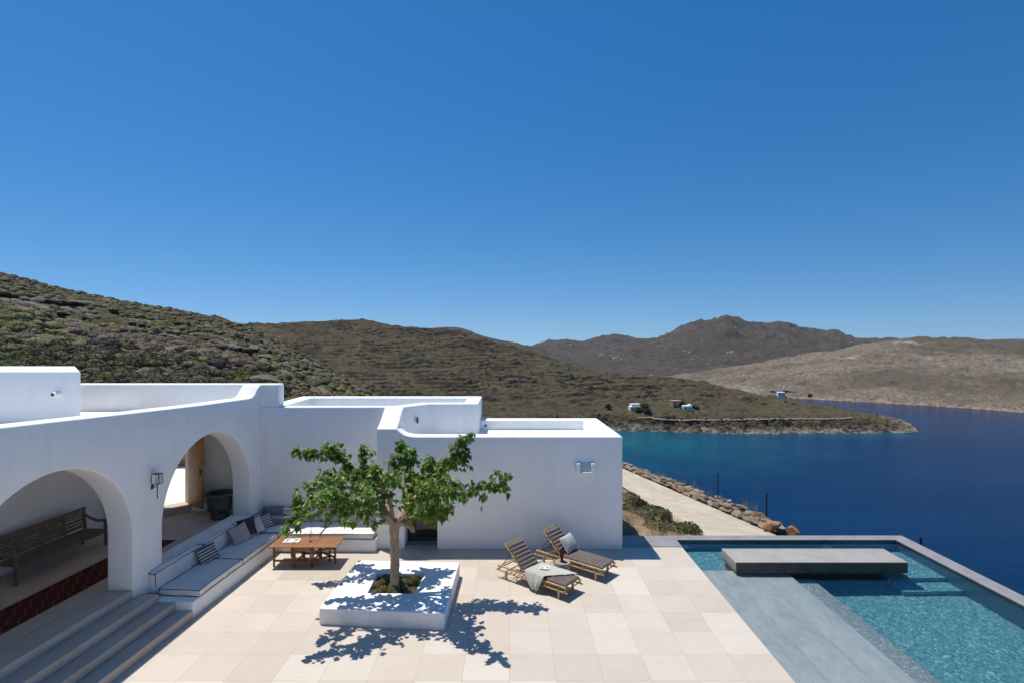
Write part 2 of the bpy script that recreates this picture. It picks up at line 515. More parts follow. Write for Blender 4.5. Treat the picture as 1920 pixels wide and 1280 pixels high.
cb = k.n('ShaderNodeCombineXYZ'); k.set(cb.inputs[0], k.math('FLOOR', k.math('DIVIDE', dg, .22)))
wz = k.n('ShaderNodeTexWhiteNoise'); k.set(wz.inputs['Vector'], cb.outputs[0])
c = k.mix(wz.outputs['Value'], (.38, .17, .055), (.52, .27, .10))
c = k.mix(k.ramp(k.noise(14, 5), [(.4, 0), (.75, .5)]), c, (.30, .13, .04))
c = k.mix(k.math('MULTIPLY', k.math('LESS_THAN', fr, .13), .85), c, (.09, .035, .012))
k.color(c)
M['door_planks'] = k.m
simple('shade_fascia', (.075, .064, .055), .5, .3, 3)  # dark tone for the slab's shaded front and the shadow below it
simple('dirt_road', (.27, .215, .15), .95, .2, 1)
simple('court', (.74, .68, .60), .7, .07, 1.5)
simple('dark_metal', (.02, .02, .022), .45, .2, 20)
simple('door_frame', (.028, .024, .022), .5, .2, 20)
simple('white_metal', (.80, .80, .80), .4, .03)
simple('pot_clay', (.075, .068, .064), .8, .35, 6, .3, 20)
simple('stump', (.32, .27, .23), .75, .2, 12, .2, 60)
simple('soil', (.07, .045, .028), .95, .3, 12, .5, 30)
simple('strap', (.05, .042, .035), .8, .2, 30)
simple('cream_plaster', (.62, .56, .46), .85, .08, 3)
simple('house_white', (.88, .86, .82), .8, .06, 1)
simple('house_ochre', (.40, .28, .20), .9, .15, 1)
simple('window_dark', (.02, .025, .03), .2, .2, 2)
simple('boat_white', (.78, .78, .76), .4, .05, 2)
simple('tuft_leaf', (.06, .085, .03), .8, .3, 3)

def fabric(key, col, rough=.95, var=.08, weave=260):
    k = NT(key, rough, .1)
    c = k.ramp(k.noise(3, 5), [(.3, tuple(x * (1 - var) for x in col)), (.7, tuple(min(1, x * (1 + var)) for x in col))])
    k.color(c)
    k.bump(k.math('ADD', k.noise(weave, 2), k.math('MULTIPLY', k.noise(9, 4), 3.0)), .18, .006)
    k.b.inputs['Sheen Weight'].default_value = .15
    M[key] = k.m
fabric('canvas', (.74, .705, .655))
fabric('linen', (.40, .37, .34))
fabric('linen_pale', (.56, .535, .50))
fabric('grey_cloth', (.17, .165, .175))
fabric('charcoal_cloth', (.045, .042, .045))
fabric('piping', (.03, .03, .04))
fabric('lounger_cloth', (.16, .126, .118))
fabric('throw', (.46, .45, .40))
fabric('throw_edge', (.10, .09, .085))
def striped(key, a, b, axis, period, duty=.5, soft=False):
    k = NT(key, .95, .1)
    p = k.math('FRACT', k.math('DIVIDE', k.sep()[axis], period))
    k.color(k.mix(k.math('LESS_THAN', p, duty), a, b))
    k.bump(k.noise(200, 2), .1, .005)
    M[key] = k.m
striped('navy_stripe', (.60, .56, .51), (.05, .045, .055), 1, .072, .5)
striped('brown_stripe', (.60, .555, .51), (.12, .085, .085), 1, .072, .5)
striped('grey_stripe', (.19, .18, .19), (.36, .335, .33), 1, .26, .42)
k = NT('herringbone', .95, .1)
sp = k.sep()
zig = k.math('ABSOLUTE', k.math('SUBTRACT', k.math('FRACT', k.math('DIVIDE', sp[0], .05)), .5))
p = k.math('FRACT', k.math('DIVIDE', k.math('ADD', sp[1], k.math('MULTIPLY', zig, .03)), .03))
k.color(k.mix(k.math('LESS_THAN', p, .45), (.66, .66, .62), (.045, .05, .05)))
M['herringbone'] = k.m
k = NT('red_runner', .95, .1)
c = k.ramp(k.noise(40, 4, .7), [(.35, (.055, .010, .010)), (.65, (.13, .024, .022))])
sp = k.sep()
fx = k.math('ABSOLUTE', k.math('SUBTRACT', k.math('FRACT', k.math('DIVIDE', k.math('SUBTRACT', sp[0], k.math('MULTIPLY', sp[1], .062)), .225)), .5))
fy = k.math('ABSOLUTE', k.math('SUBTRACT', k.math('FRACT', k.math('DIVIDE', sp[1], .36)), .5))
dm = k.math('ADD', fx, fy)
c = k.mix(k.math('LESS_THAN', k.math('ABSOLUTE', k.math('SUBTRACT', dm, .42)), .07), c, (.20, .075, .05))
c = k.mix(k.math('LESS_THAN', dm, .14), c, (.03, .012, .014))
k.color(c).bump(k.noise(180, 2), .3, .01)
M['runner'] = k.m
k = NT('paper', .7, .3)
k.color((.82, .81, .78))
M['paper'] = k.m
simple('print_ink', (.04, .05, .05), .7, .4, 30)
k = NT('clear_glass', .02, .5)
k.b.inputs['Transmission Weight'].default_value = 1.0; k.b.inputs['IOR'].default_value = 1.25
k.color((.93, .96, .95)); M['glass'] = k.m
k = NT('amber_glass', .05, .5)
k.b.inputs['Transmission Weight'].default_value = .6; k.b.inputs['IOR'].default_value = 1.4
k.color((.16, .055, .03)); M['amber'] = k.m
k = NT('pane_glass', .04, .5)
k.color((.012, .012, .014)); M['pane'] = k.m
k = NT('lens_glass', .6, .2)
k.color((.66, .68, .66)); M['lens'] = k.m
k = NT('bark', .85, .2)
c = k.ramp(k.noise(1.0, 6, .65, k.scale(k.pos, (9, 9, 2.5))), [(.3, (.25, .175, .12)), (.7, (.47, .36, .265))])
c = k.mix(k.ramp(k.noise(18, 5), [(.5, 0), (.8, .55)]), c, (.16, .11, .075))
k.color(c).bump(k.noise(1.0, 5, .65, k.scale(k.pos, (30, 30, 9))), .5, .015)
M['bark'] = k.m
k = NT('tree_leaf', .45, .35)
geo = k.n('ShaderNodeNewGeometry')
c = k.ramp(geo.outputs['Random Per Island'], [(0, (.065, .14, .024)), (.5, (.125, .235, .038)), (.85, (.19, .30, .045)), (1, (.29, .30, .055))])
k.color(c)
tr = k.n('ShaderNodeBsdfTranslucent'); k.set(tr.inputs[0], k.mix(.5, c, (.26, .42, .035)))
mx = k.n('ShaderNodeMixShader'); mx.inputs[0].default_value = .28
k.t.links.new(k.b.outputs[0], mx.inputs[1]); k.t.links.new(tr.outputs[0], mx.inputs[2])
k.t.links.new(mx.outputs[0], k.t.nodes['Material Output'].inputs['Surface'])
M['leaf'] = k.m

# ------------------------------------------------------------------ terrain
def mesh_grid(name, X, Y, Z, mat, smooth=True):
    nv, nu = X.shape
    co = np.stack([X, Y, Z], -1).reshape(-1, 3).astype(np.float32)
    idx = np.arange(nv * nu).reshape(nv, nu)
    q = np.stack([idx[:-1, :-1], idx[:-1, 1:], idx[1:, 1:], idx[1:, :-1]], -1).reshape(-1, 4)
    me = bpy.data.meshes.new(name)
    me.vertices.add(len(co)); me.vertices.foreach_set('co', co.ravel())
    me.loops.add(q.size); me.loops.foreach_set('vertex_index', q.ravel().astype(np.int32))
    me.polygons.add(len(q))
    me.polygons.foreach_set('loop_start', np.arange(0, q.size, 4, dtype=np.int32))
    me.polygons.foreach_set('loop_total', np.full(len(q), 4, dtype=np.int32))
    me.polygons.foreach_set('use_smooth', np.full(len(q), smooth))
    me.materials.append(mat)
    me.update(calc_edges=True)
    o = bpy.data.objects.new(name, me)
    COL.objects.link(o)
    return o

SEA = -64.0
def arr(u): return (np.asarray(u, float) - CX) / F

# --- the near hillside the house stands on
RA = arr([-700, -200, 0, 110, 220, 330, 440, 500, 560, 630, 700, 800, 957, 1161, 1500, 2200])
RY = np.array([80., 85, 90, 95, 100, 105, 110, 106, 100, 90, 80, 70, 58, 47, 44, 40])
RV = np.array([395, 455, 508, 541, 565, 583, 606, 633, 662, 700, 742, 790, 860, 900, 960, 1000.])
RZ = CH - (RV - CY) / F * RY
def smooth(t): t = np.clip(t, 0, 1); return t * t * (3 - 2 * t)
def near_height(X, Y):
    Yc = np.maximum(Y, 3.0)
    a = X / Yc
    yr = np.interp(a, RA, RY); zr = np.interp(a, RA, RZ)
    zf = np.interp(a, [-1.5, -.75, -.45, -.2, .1, .3], [2.4, 2.2, 1.9, .2, -1.6, -1.6])
    t = (Y - 22.5) / (yr - 22.5)
    z = zf + (zr - zf) * np.clip(t, -.3, 1)
    over = np.maximum(Y - yr, 0)
    z = z - over * .18 - np.minimum(over, 200) ** 2 * .0012
    # right hand side: road bench, bank left of it, drop to the sea right of it
    road = -1.1 - .15 * (Y - 20)
    road = np.where(Y > 52, -5.9 - (Y - 52) * .55, road)
    zr2 = road - .06
    bank = np.clip((7.0 - X) / 3.2, 0, 1)
    zr2 = zr2 + smooth(bank) * np.clip((Y - 17.2) / 4, 0.2, 1) * np.interp(Y, [17, 22, 30, 40], [.9, 1.0, 1.6, 1.6])
    drop = np.maximum(X - 10.8, 0)
    zr2 = zr2 - drop * .75 - .01 * np.minimum(drop, 60) ** 2 * .5
    w = smooth((X + 9) / 11.0)
    z = z * (1 - w) + zr2 * w
    d = np.sqrt(X * X + Y * Y)
    amp = np.clip((d - 26) / 30, 0, 1)
    z = z + amp * (fbm(X * .07, Y * .07, 5, 3) * 2.6 + fbm(X * .3, Y * .3, 4, 9) * .8) * np.where(w > .5, .25, 1)
    # rock ledges dipping to the right, broken into runs
    lz = (z + X * .10 + fbm(X * .05, Y * .05, 4, 71) * 5) / 1.5
    lf = lz - np.floor(lz)
    step = (np.floor(lz) + smooth((lf - .78) / .16) - lz) * 1.5
    z = z + step * smooth((fbm(X * .06, Y * .09, 4, 72) + .04) / .10) * amp * np.interp(Y, [30, 60], [.12, .5]) * (1 - w)
    # under the house, terrace and pool the ground stays below the slabs
    inn = (X > -17.5) & (X < 12.5) & (Y < 20.6)
    z = np.where(inn, np.minimum(z, -1.9), z)
    court = (X < -7) & (Y < 22.6)
    z = np.where(court, np.minimum(z, .55), z)
    return np.maximum(z, SEA - 6)
gx = np.concatenate([np.linspace(-150, -60, 120, endpoint=False), np.linspace(-60, 14, 190, endpoint=False), np.linspace(14, 120, 60)])
gy = np.concatenate([np.linspace(-40, 17, 14, endpoint=False), np.linspace(17, 60, 110, endpoint=False), np.linspace(60, 125, 110, endpoint=False), np.linspace(125, 300, 40)])
GX, GY = np.meshgrid(gx, gy)
GZ = near_height(GX, GY)
tag(mesh_grid('hillside', GX, GY, GZ, M['near_ground']), 'scrubby rocky hillside rising behind the white house', kind='structure')
def near_z(x, y): return float(near_height(np.array([float(x)]), np.array([float(y)]))[0])

# --- hills built as ridge-and-foot sheets: real distance, real height, a far side
class Hill:
    def __init__(s, us, vsky, yr, yf, zfoot, nu, nfront, nback, back, shape=1.0):
        s.a = np.linspace(arr(us[0]), arr(us[-1]), nu)
        a = arr(us)
        s.vk = np.interp(s.a, a, vsky)
        s.yr = np.interp(s.a, a, yr); s.yf = np.interp(s.a, a, yf)
        s.zr = CH - (s.vk - CY) / F * s.yr
        t = np.concatenate([np.linspace(0, 1, nfront), 1 + np.linspace(0, 1, nback + 1)[1:]])
        T = t[:, None]
        s.T = np.broadcast_to(T, (len(t), nu)).copy()
        s.Y = np.where(T <= 1, s.yf + (s.yr - s.yf) * T, s.yr + back * (T - 1))
        s.X = s.a * s.Y
        zf = np.broadcast_to(zfoot, s.a.shape)
        prof = np.where(T <= 1, zf + (s.zr - zf) * np.clip(T, 0, 1) ** shape, s.zr + (SEA - 8 - s.zr) * (T - 1) ** 1.3)
        s.Z = prof
    def env(s, lo=.12):                               # noise fades at the ridge so that the skyline keeps its line
        return np.clip(np.minimum(s.T / lo, np.abs(1 - s.T) / .06 + .15), 0, 1)
    def hit(s, u, v):                                 # first point of this hill seen along a photo ray
        i = int(np.argmin(np.abs(s.a - (u - CX) / F)))
        vv = CY + (CH - s.Z[:, i]) / s.Y[:, i] * F
        for j in range(len(vv)):
            if s.T[j, i] > 1: break
            if vv[j] <= v: return Vector((s.X[j, i], s.Y[j, i], s.Z[j, i]))
        j = int(np.argmin(np.where(s.T[:, i] <= 1, vv, 1e9)))
        return Vector((s.X[j, i], s.Y[j, i], s.Z[j, i]))

# terraced headland across the cove
mu = [180, 440, 500, 560, 620, 680, 720, 760, 850, 880, 930, 1000, 1060, 1110, 1140, 1180, 1230, 1290, 1340, 1400, 1480, 1560, 1640, 1690, 1728]
mv = [625, 608, 606, 603, 600, 598, 606, 612, 617, 624, 642, 661, 680, 698, 703, 702, 704, 710, 722, 736, 750, 770, 785, 797, 811]
my = [560, 620, 640, 660, 680, 700, 700, 690, 680, 670, 650, 630, 610, 590, 580, 570, 560, 545, 530, 510, 490, 466, 445, 432, 421]
mf = [300, 300, 310, 320, 330, 340, 350, 360, 385, 395, 402, 410, 416, 421, 424, 424, 421, 415, 411, 410, 410, 411, 413, 415, 418]
H = Hill(mu, mv, my, mf, SEA - 1.2, 940, 300, 40, 150, .92)
X, Y, Z, T = H.X, H.Y, H.Z, H.T
e = H.env(.10)
hgt = np.clip((Z - SEA) / 18, 0, 1)
Z = Z + e * hgt * (fbm(X * .012, Y * .012, 4, 21) * 15 + fbm(X * .05, Y * .05, 4, 5, ridge=True) * 3.0)
# sea cliffs: broken rock faces, first metres above the water
cl = np.clip(1 - np.abs((Z - SEA) - 4.5) / 5.5, 0, 1) * np.interp(H.a, arr([1150, 1450, 1600, 1720]), [1, .9, .55, .35])
cr_ = np.abs(fbm(X * .055, Y * .09, 5, 31)); cr2 = np.abs(fbm(X * .16 + Y * .06, Y * .2, 4, 35))
Z = Z + cl * (cr_ * 26 + cr2 * 16 - 5.5) * np.clip((Z - SEA + 1) / 2, 0, 1)
# dry-stone terraces: flat treads, near-vertical risers, broken into runs
stp = 2.9
zz = (Z + fbm(X * .02, Y * .02, 4, 44) * 5.5) / stp
fr = zz - np.floor(zz)
riser = smooth((fr - .66) / .18)
flat = (np.floor(zz) + riser) * stp - (zz * stp - Z)
mask = smooth((fbm(X * .018, Y * .03, 4, 55) + .15) / .16) * np.clip((Z - SEA - 14) / 6, 0, 1) * np.where(T <= 1, 1, 0)
mask = mask * smooth((fbm(X * .05, Y * .09, 3, 77) + .14) / .10) * np.interp(H.a, arr([400, 1150, 1300, 1500]), [1, 1, .75, .4])
Z = Z + (flat - Z) * mask * .95
oc = np.clip(fbm(X * .045, Y * .06, 5, 91) - .06, 0, 1) * np.interp(H.a, arr([300, 1000, 1200, 1500]), [1, 1, .5, .3])
Z = Z + e * hgt * (fbm(X * .22, Y * .22, 4, 66) * 1.7 + oc * 10 + np.clip(fbm(X * .13, Y * .16, 4, 92) - .1, 0, 1) * 9)
H.Z = Z
tag(mesh_grid('terraced_hill', X, Y, Z, M['terraced_ground'], True), 'brown headland with dry stone terraces across the cove', kind='structure')
MID = H

# pale rocky hill on the far shore
ru = [1180, 1280, 1330, 1400, 1480, 1540, 1600, 1650, 1700, 1760, 1800, 1860, 1920, 2000, 2150, 2400]
rv = [716, 705, 698, 686, 672, 662, 650, 642, 637, 636, 636, 637, 640, 643, 650, 660]
ry = [1000, 1020, 1040, 1060, 1080, 1090, 1100, 1100, 1090, 1080, 1070, 1050, 1030, 1000, 960, 900]
rf = [690, 690, 690, 690, 676, 655, 636, 622, 606, 588, 576, 556, 537, 520, 500, 480]
H = Hill(ru, rv, ry, rf, SEA - 1.0, 620, 220, 30, 400, .62)
X, Y, Z, T = H.X, H.Y, H.Z, H.T
e = H.env(.12)
Z = Z + e * (fbm(X * .008, Y * .008, 4, 121) * 22 + fbm(X * .03, Y * .03, 5, 105, ridge=True) * 9 + fbm(X * .12, Y * .12, 4, 107) * 3.5)
cl = np.clip(1 - np.abs((Z - SEA) - 3) / 4, 0, 1)
Z = Z + cl * np.abs(fbm(X * .06, Y * .1, 4, 131)) * 7
H.Z = Z
tag(mesh_grid('far_hill', X, Y, Z, M['pale_ground']), 'pale rocky hill above the far shore on the right', kind='structure')
FARH = H

# mountain behind the bay
pu = [700, 900, 990, 1010, 1060, 1100, 1165, 1190, 1230, 1250, 1290, 1330, 1345, 1362, 1380, 1400, 1440, 1460, 1480, 1500, 1530, 1560, 1600, 1650, 1750, 1950, 2200]
pv = [668, 655, 650, 646, 641, 645, 637, 637, 634, 625, 610, 599, 596, 589, 592, 601, 606, 602, 604, 612, 619, 622, 633, 637, 639, 645, 655]
n_ = len(pu)
H = Hill(pu, pv, [3000] * n_, [1050] * n_, SEA + 2, 760, 200, 30, 2500, 1.25)
X, Y, Z, T = H.X, H.Y, H.Z, H.T
e = H.env(.10)
Z = Z + e * (fbm(X * .0022, Y * .0022, 5, 221) * 95 + fbm(X * .009, Y * .006, 5, 205, ridge=True) * 62 * np.clip((Z + 70) / 130, .15, 1) + fbm(X * .03, Y * .02, 4, 207) * 16)
jag = np.where(np.abs(1 - T) < .05, 1.0, 0.0) * fbm(X * .03, Y * .002, 4, 230) * 14
H.Z = Z + jag
tag(mesh_grid('mountain', X, Y, H.Z, M['mountain_ground']), 'bare brown mountain with twin peaks behind the bay', kind='structure')
MTN = H
# blue ridge between headland and mountain
H = Hill([640, 800, 850, 880, 900, 950, 1000, 1040, 1090, 1150], [640, 622, 617, 622, 628, 640, 651, 664, 682, 700], [1900] * 10, [1150] * 10, SEA, 200, 70, 16, 700, .8)
X, Y, T = H.X, H.Y, H.T
H.Z = H.Z + H.env(.15) * (fbm(X * .004, Y * .004, 5, 321) * 40 + fbm(X * .015, Y * .015, 4, 322, ridge=True) * 10)
tag(mesh_grid('distant_ridge', X, Y, H.Z, M['mountain_ground']), 'smooth dim ridge behind the terraced headland', kind='structure')
# far island on the horizon
H = Hill([1780, 1850, 1880, 1900, 1930, 2000, 2100], [642, 638, 635.5, 635, 635.5, 634, 641], [7000] * 7, [6500] * 7, SEA, 90, 20, 12, 900, .8)
tag(mesh_grid('distant_island', H.X, H.Y, H.Z, M['mountain_ground']), 'faint blue island on the horizon at the right', kind='structure')

# sea
sm = MB()
sm.add([(-5000, -1500, SEA), (9500, -1500, SEA), (9500, 9000, SEA), (-5000, 9000, SEA)], [(0, 1, 2, 3)])
tag(sm.build('sea', M['sea']), 'deep blue sea, turquoise in the cove', kind='structure')

# ------------------------------------------------------------------ shrubs and rocks on the hillside
def shrub_mesh(name, seed, n, mats, leaf=.13, flat=.62):
    rs = np.random.RandomState(seed)
    mb = MB()
    # woody heart so that the clump is dense
    lob = [(rs.uniform(-.2, .2), rs.uniform(-.2, .2), rs.uniform(.24, .36)) for _ in range(5)] + [(0, 0, .36)]
    def surf(d):                                      # radius of the lobed cushion along d
        r = 0
        for lx, ly, lr in lob:
            b = d[0] * lx + d[1] * ly; c = lx * lx + ly * ly - lr * lr
            q = b * b - c
            if q > 0: r = max(r, b + math.sqrt(q))
        return max(r, .2)
    nu, nv = 14, 6
    P = []
    for j in range(nv + 1):
        for i in range(nu):
            th = 2 * math.pi * i / nu; ph = -.25 + (math.pi / 2 + .25) * j / nv
            dd = (math.cos(th) * math.cos(ph), math.sin(th) * math.cos(ph), math.sin(ph))
            r = surf(dd) * (.96 + .10 * (rs.rand() - .5))
            P.append((r * dd[0], r * dd[1], r * dd[2] * flat * 1.45))
    fs = [(j * nu + i, j * nu + (i + 1) % nu, (j + 1) * nu + (i + 1) % nu, (j + 1) * nu + i) for j in range(nv) for i in range(nu)]
    mb.add(P, fs)
    for _ in range(n):
        d = rs.normal(size=3); d[2] = abs(d[2]) * .9 - .08; d /= np.linalg.norm(d)
        r = surf(d) * rs.uniform(.95, 1.07)
        c = Vector((d[0] * r, d[1] * r, d[2] * r * flat * 1.45))
        nrm = Vector(d) + Vector(rs.normal(size=3) * .28)
        nrm.normalize()
        t = nrm.orthogonal().normalized(); b = nrm.cross(t)
        a = rs.uniform(0, 6.28); t, b = t * math.cos(a) + b * math.sin(a), b * math.cos(a) - t * math.sin(a)
        s = leaf * rs.uniform(.6, 1.2)
        mb.add([c - t * s * .5, c + b * s * .3 + nrm * s * .12, c + t * s * .7, c - b * s * .3 + nrm * s * .12], [(0, 1, 2, 3)])
    me = bpy.data.meshes.new(name)
    me.from_pydata(mb.v, [], mb.f)
    me.materials.append(mats)
    return me

SHR = [('shrub_green', 'low bright green cushion shrub'), ('shrub_olive', 'low olive green cushion shrub'), ('shrub_grey', 'dry grey brown cushion shrub'), ('shrub_dark', 'dark green cushion shrub')]
shr_me = {}
for i, (mk, _) in enumerate(SHR):
    for v in range(3):
        shr_me[(i, v)] = shrub_mesh('shrub', 100 + i * 10 + v, 330, M[mk], .105)
def rock_mesh(name, seed, mat, flat=.45, sub=2, jag=.5):
    bm = bmesh.new()
    bmesh.ops.create_icosphere(bm, subdivisions=sub, radius=.5)
    rs = np.random.RandomState(seed)
    pl = [Vector(rs.normal(size=3)).normalized() for _ in range(9)]
    ds = [rs.uniform(.26, .42) for _ in pl]
    for v in bm.verts:
        for p, d in zip(pl, ds):                     # cut by random planes: flat facets, hard edges
            k_ = v.co.dot(p) - d
            if k_ > 0: v.co -= p * k_ * .95
        v.co += Vector(rs.normal(size=3)) * .012 * jag
        v.co.z *= flat
    me = bpy.data.meshes.new(name)
    bm.to_mesh(me); bm.free()
    me.materials.append(mat)
    return me
rock_me = [rock_mesh('rock_slab', 40 + i, M['rock'], .24 + .05 * (i % 3), jag=1.6) for i in range(6)]

def slope_rot(x, y, e=.6):
    zx = (near_z(x + e, y) - near_z(x - e, y)) / (2 * e); zy = (near_z(x, y + e) - near_z(x, y - e)) / (2 * e)
    return Vector((-zx, -zy, 1)).normalized()

rs = np.random.RandomState(5)
cand = []
# sample positions evenly over the visible hillside
N = 27000
Ys = 23.5 + (112 - 23.5) * rs.rand(N) ** 1.15
As = rs.uniform(-1.6, -.06, N)
Xs = As * Ys
keep = (Ys < np.interp(As, RA, RY) + 3)
Xs, Ys, As = Xs[keep], Ys[keep], As[keep]
Zs = near_height(Xs, Ys)
vis_v = CY + (CH - Zs) / Ys * F
dens = vnoise(Xs * .12, Ys * .12, 8) + .5
def rockiness(x, y): return vnoise(x * .055, y * .08, 15) + .5 + .6 * vnoise(x * .16, y * .22, 16) + np.interp(x / y, [-1, -.6, -.3], [-.12, .02, .14])
pick = (rockiness(Xs, Ys) < .74) | (rs.rand(len(Xs)) < np.interp(Ys, [30, 60], [.85, .45]))
Xs, Ys, Zs, vis_v, As, dens = Xs[pick], Ys[pick], Zs[pick], vis_v[pick], As[pick], dens[pick]
pick = rs.rand(len(Xs)) < np.clip(.30 + .75 * dens, 0, 1) * np.interp(As + (Ys - 60) * .004, [-.7, -.3, -.1], [1, .8, .6])
Xs, Ys, Zs, vis_v = Xs[pick], Ys[pick], Zs[pick], vis_v[pick]
size = (.62 + 1.15 * rs.rand(len(Xs)) ** 1.8) * np.clip(1.15 - (Ys - 25) / 260, .7, 1.2)
kindn = vnoise(Xs * .09 + 5, Ys * .09, 12) + rs.uniform(-.35, .35, len(Xs))
order = np.argsort(-(size / Ys) * (vis_v < 745) * (Xs / Ys > -.95))
st_v, st_f, st_m = [], [], []
off = 0
cnt = 0
labs = ['low bright green cushion shrub among rocks on the hillside behind the house', 'low olive green cushion shrub among rocks on the hillside behind the house',
        'dry grey brown cushion shrub among rocks on the hillside behind the house', 'dark green cushion shrub among rocks on the hillside behind the house']
cache = {}
for k_, me in shr_me.items():
    nvv = len(me.vertices); co = np.empty(nvv * 3); me.vertices.foreach_get('co', co)
    fi = np.array([list(p.vertices) for p in me.polygons]); cache[k_] = (co.reshape(-1, 3), fi, np.concatenate([fi[:84], fi[84::5]]))
NIND = 240
for r_, i in enumerate(order):
    kd = kindn[i]
    m = 2 if kd > .12 else (1 if kd > -.10 else (0 if kd > -.28 else 3))
    vv = int(rs.randint(3))
    x, y, z, s = float(Xs[i]), float(Ys[i]), float(Zs[i]), float(size[i])
    rz = float(rs.uniform(0, 6.28)); sz = s * float(rs.uniform(.75, 1.1))
    if cnt < NIND:
        o = bpy.data.objects.new('shrub', shr_me[(m, vv)])
        COL.objects.link(o)
        o.location = (x, y, z - .05); o.rotation_euler = (0, 0, rz); o.scale = (s, s * float(rs.uniform(.8, 1.2)), sz)
        tag(o, labs[m], 'shrub', 'shrubs on the hillside behind the house')
        cnt += 1
    else:
        co, fs, fs2 = cache[(m, vv)]
        c, sn = math.cos(rz), math.sin(rz)
        q = np.empty_like(co)
        q[:, 0] = (co[:, 0] * c - co[:, 1] * sn) * s + x; q[:, 1] = (co[:, 0] * sn + co[:, 1] * c) * s + y; q[:, 2] = co[:, 2] * sz + z - .05
        # far clumps: fewer, larger leaves
        nf = fs2 if y > 40 else np.concatenate([fs[:84], fs[84::2]])
        st_v.append(q); st_f.append(nf + off); st_m.append(np.full(len(nf), m)); off += len(q)
def quads(name, V, Q, mats, mi):
    me = bpy.data.meshes.new(name)
    V = np.concatenate(V).astype(np.float32); Q = np.concatenate(Q).astype(np.int32)
    me.vertices.add(len(V)); me.vertices.foreach_set('co', V.ravel())
    me.loops.add(Q.size); me.loops.foreach_set('vertex_index', Q.ravel())
    me.polygons.add(len(Q)); me.polygons.foreach_set('loop_start', np.arange(0, Q.size, 4, dtype=np.int32)); me.polygons.foreach_set('loop_total', np.full(len(Q), 4, dtype=np.int32))
    for m_ in mats: me.materials.append(m_)
    me.polygons.foreach_set('material_index', np.concatenate(mi).astype(np.int32))
    me.update(calc_edges=True)
    o = bpy.data.objects.new(name, me); COL.objects.link(o)
    return o
o = quads('scrub_cover', st_v, st_f, [M[mk] for mk, _ in SHR], st_m)
tag(o, 'mixed green and grey scrub covering the rocky hillside', 'scrub', kind='stuff')

# rock slabs, individual near ones and a scatter further up
N = 5200
Ys = 24 + (112 - 24) * rs.rand(N) ** .9; As = rs.uniform(-1.02, -.08, N); Xs = As * Ys
keep = (Ys < np.interp(As, RA, RY) + 2) & (rs.rand(N) < np.interp(Ys, [26, 55], [.35, 1])) & (rockiness(Xs, Ys) + .55 * rs.rand(N) ** 3 > .84)
Xs, Ys = Xs[keep], Ys[keep]
Zs = near_height(Xs, Ys)
size = (.35 + 1.9 * rs.rand(len(Xs)) ** 3.6)
vv_ = CY + (CH - Zs) / Ys * F
order = np.argsort(-(size / Ys) * (vv_ < 745))
cache = []
for me in rock_me:
    co = np.empty(len(me.vertices) * 3); me.vertices.foreach_get('co', co)
    cache.append((co.reshape(-1, 3), [list(p.vertices) for p in me.polygons]))
st_v, st_f, off = [], [], 0
for r_, i in enumerate(order):
    x, y, z, s = float(Xs[i]), float(Ys[i]), float(Zs[i]), float(size[i])
    nrm = slope_rot(x, y)
    # bedding dips to the right and towards the sea, as the outcrops do
    nrm = (nrm + Vector((.30, -.05, .35))).normalized()
    q = nrm.to_track_quat('Z', 'Y').to_matrix().to_4x4() @ Matrix.Rotation(float(rs.uniform(-.5, .5)), 4, 'Z') @ Matrix.Diagonal((s * float(rs.uniform(1.0, 2.1)), s * .75, s * float(rs.uniform(.7, 1.5)), 1))
    v_ = int(rs.randint(6))
    if r_ < 90:
        o = bpy.data.objects.new('flat_rock', rock_me[v_]); COL.objects.link(o)
        o.matrix_world = Matrix.Translation((x, y, z + .07 * s)) @ q
        tag(o, 'grey brown tilted rock slab lying among scrub on the hillside', 'rock', 'rock slabs on the hillside')
    else:
        co, fs = cache[v_]
        A = np.array(q.to_3x3()); p = co @ A.T + np.array([x, y, z + .07 * s])
        st_v.append(p); st_f.extend([[a + off for a in f] for f in fs]); off += len(p)
me = bpy.data.meshes.new('scattered_rock')
me.from_pydata(np.concatenate(st_v).tolist(), [], st_f)
me.materials.append(M['rock'])
o = bpy.data.objects.new('scattered_rock', me); COL.objects.link(o)
tag(o, 'weathered rock outcrops breaking through the hillside scrub', 'rock', kind='stuff')

# ------------------------------------------------------------------ the house
def WX(s): return -8.77 + .062 * s                   # front face of the wing wall at depth s
house = thing('white_house', 'whitewashed flat roofed house with two arches and stepped parapets', 'house', (0, 0, 0))
def arc(c, r, z, a0, a1, n):
    return [(c + r * math.cos(a0 + (a1 - a0) * i / n), z + r * math.sin(a0 + (a1 - a0) * i / n)) for i in range(n + 1)]
ol = [(3.0, 0.0), (8.0, 0.0)]
ol += arc(9.80, 1.80, 1.86, math.pi, 0, 40)
ol += [(11.6, 0.0), (12.50, 0.0)]
ol += arc(14.38, 1.88, 1.70, math.pi, 0, 40)
ol += [(16.26, 0.0), (17.3, 0.0), (17.3, 4.675), (16.92, 4.672), (16.80, 4.655), (16.66, 4.55), (16.52, 4.41), (16.38, 4.335), (16.2, 4.315), (14.0, 4.38), (11.5, 4.49), (8.77, 4.62), (3.0, 4.86)]
mb = MB()
n = len(ol)
P = [(WX(s), s, z) for s, z in ol] + [(WX(s) - .55, s, z) for s, z in ol]
mb.add(P, [tuple(range(n)), tuple(range(2 * n - 1, n - 1, -1))] + [(i, n + i, n + (i + 1) % n, (i + 1) % n) for i in range(n)])
mb.build('arched_wall', M['white'], house, bevel=.035, angle=28, sel=lambda a, b: not (a.z < .1 and b.z < .1))
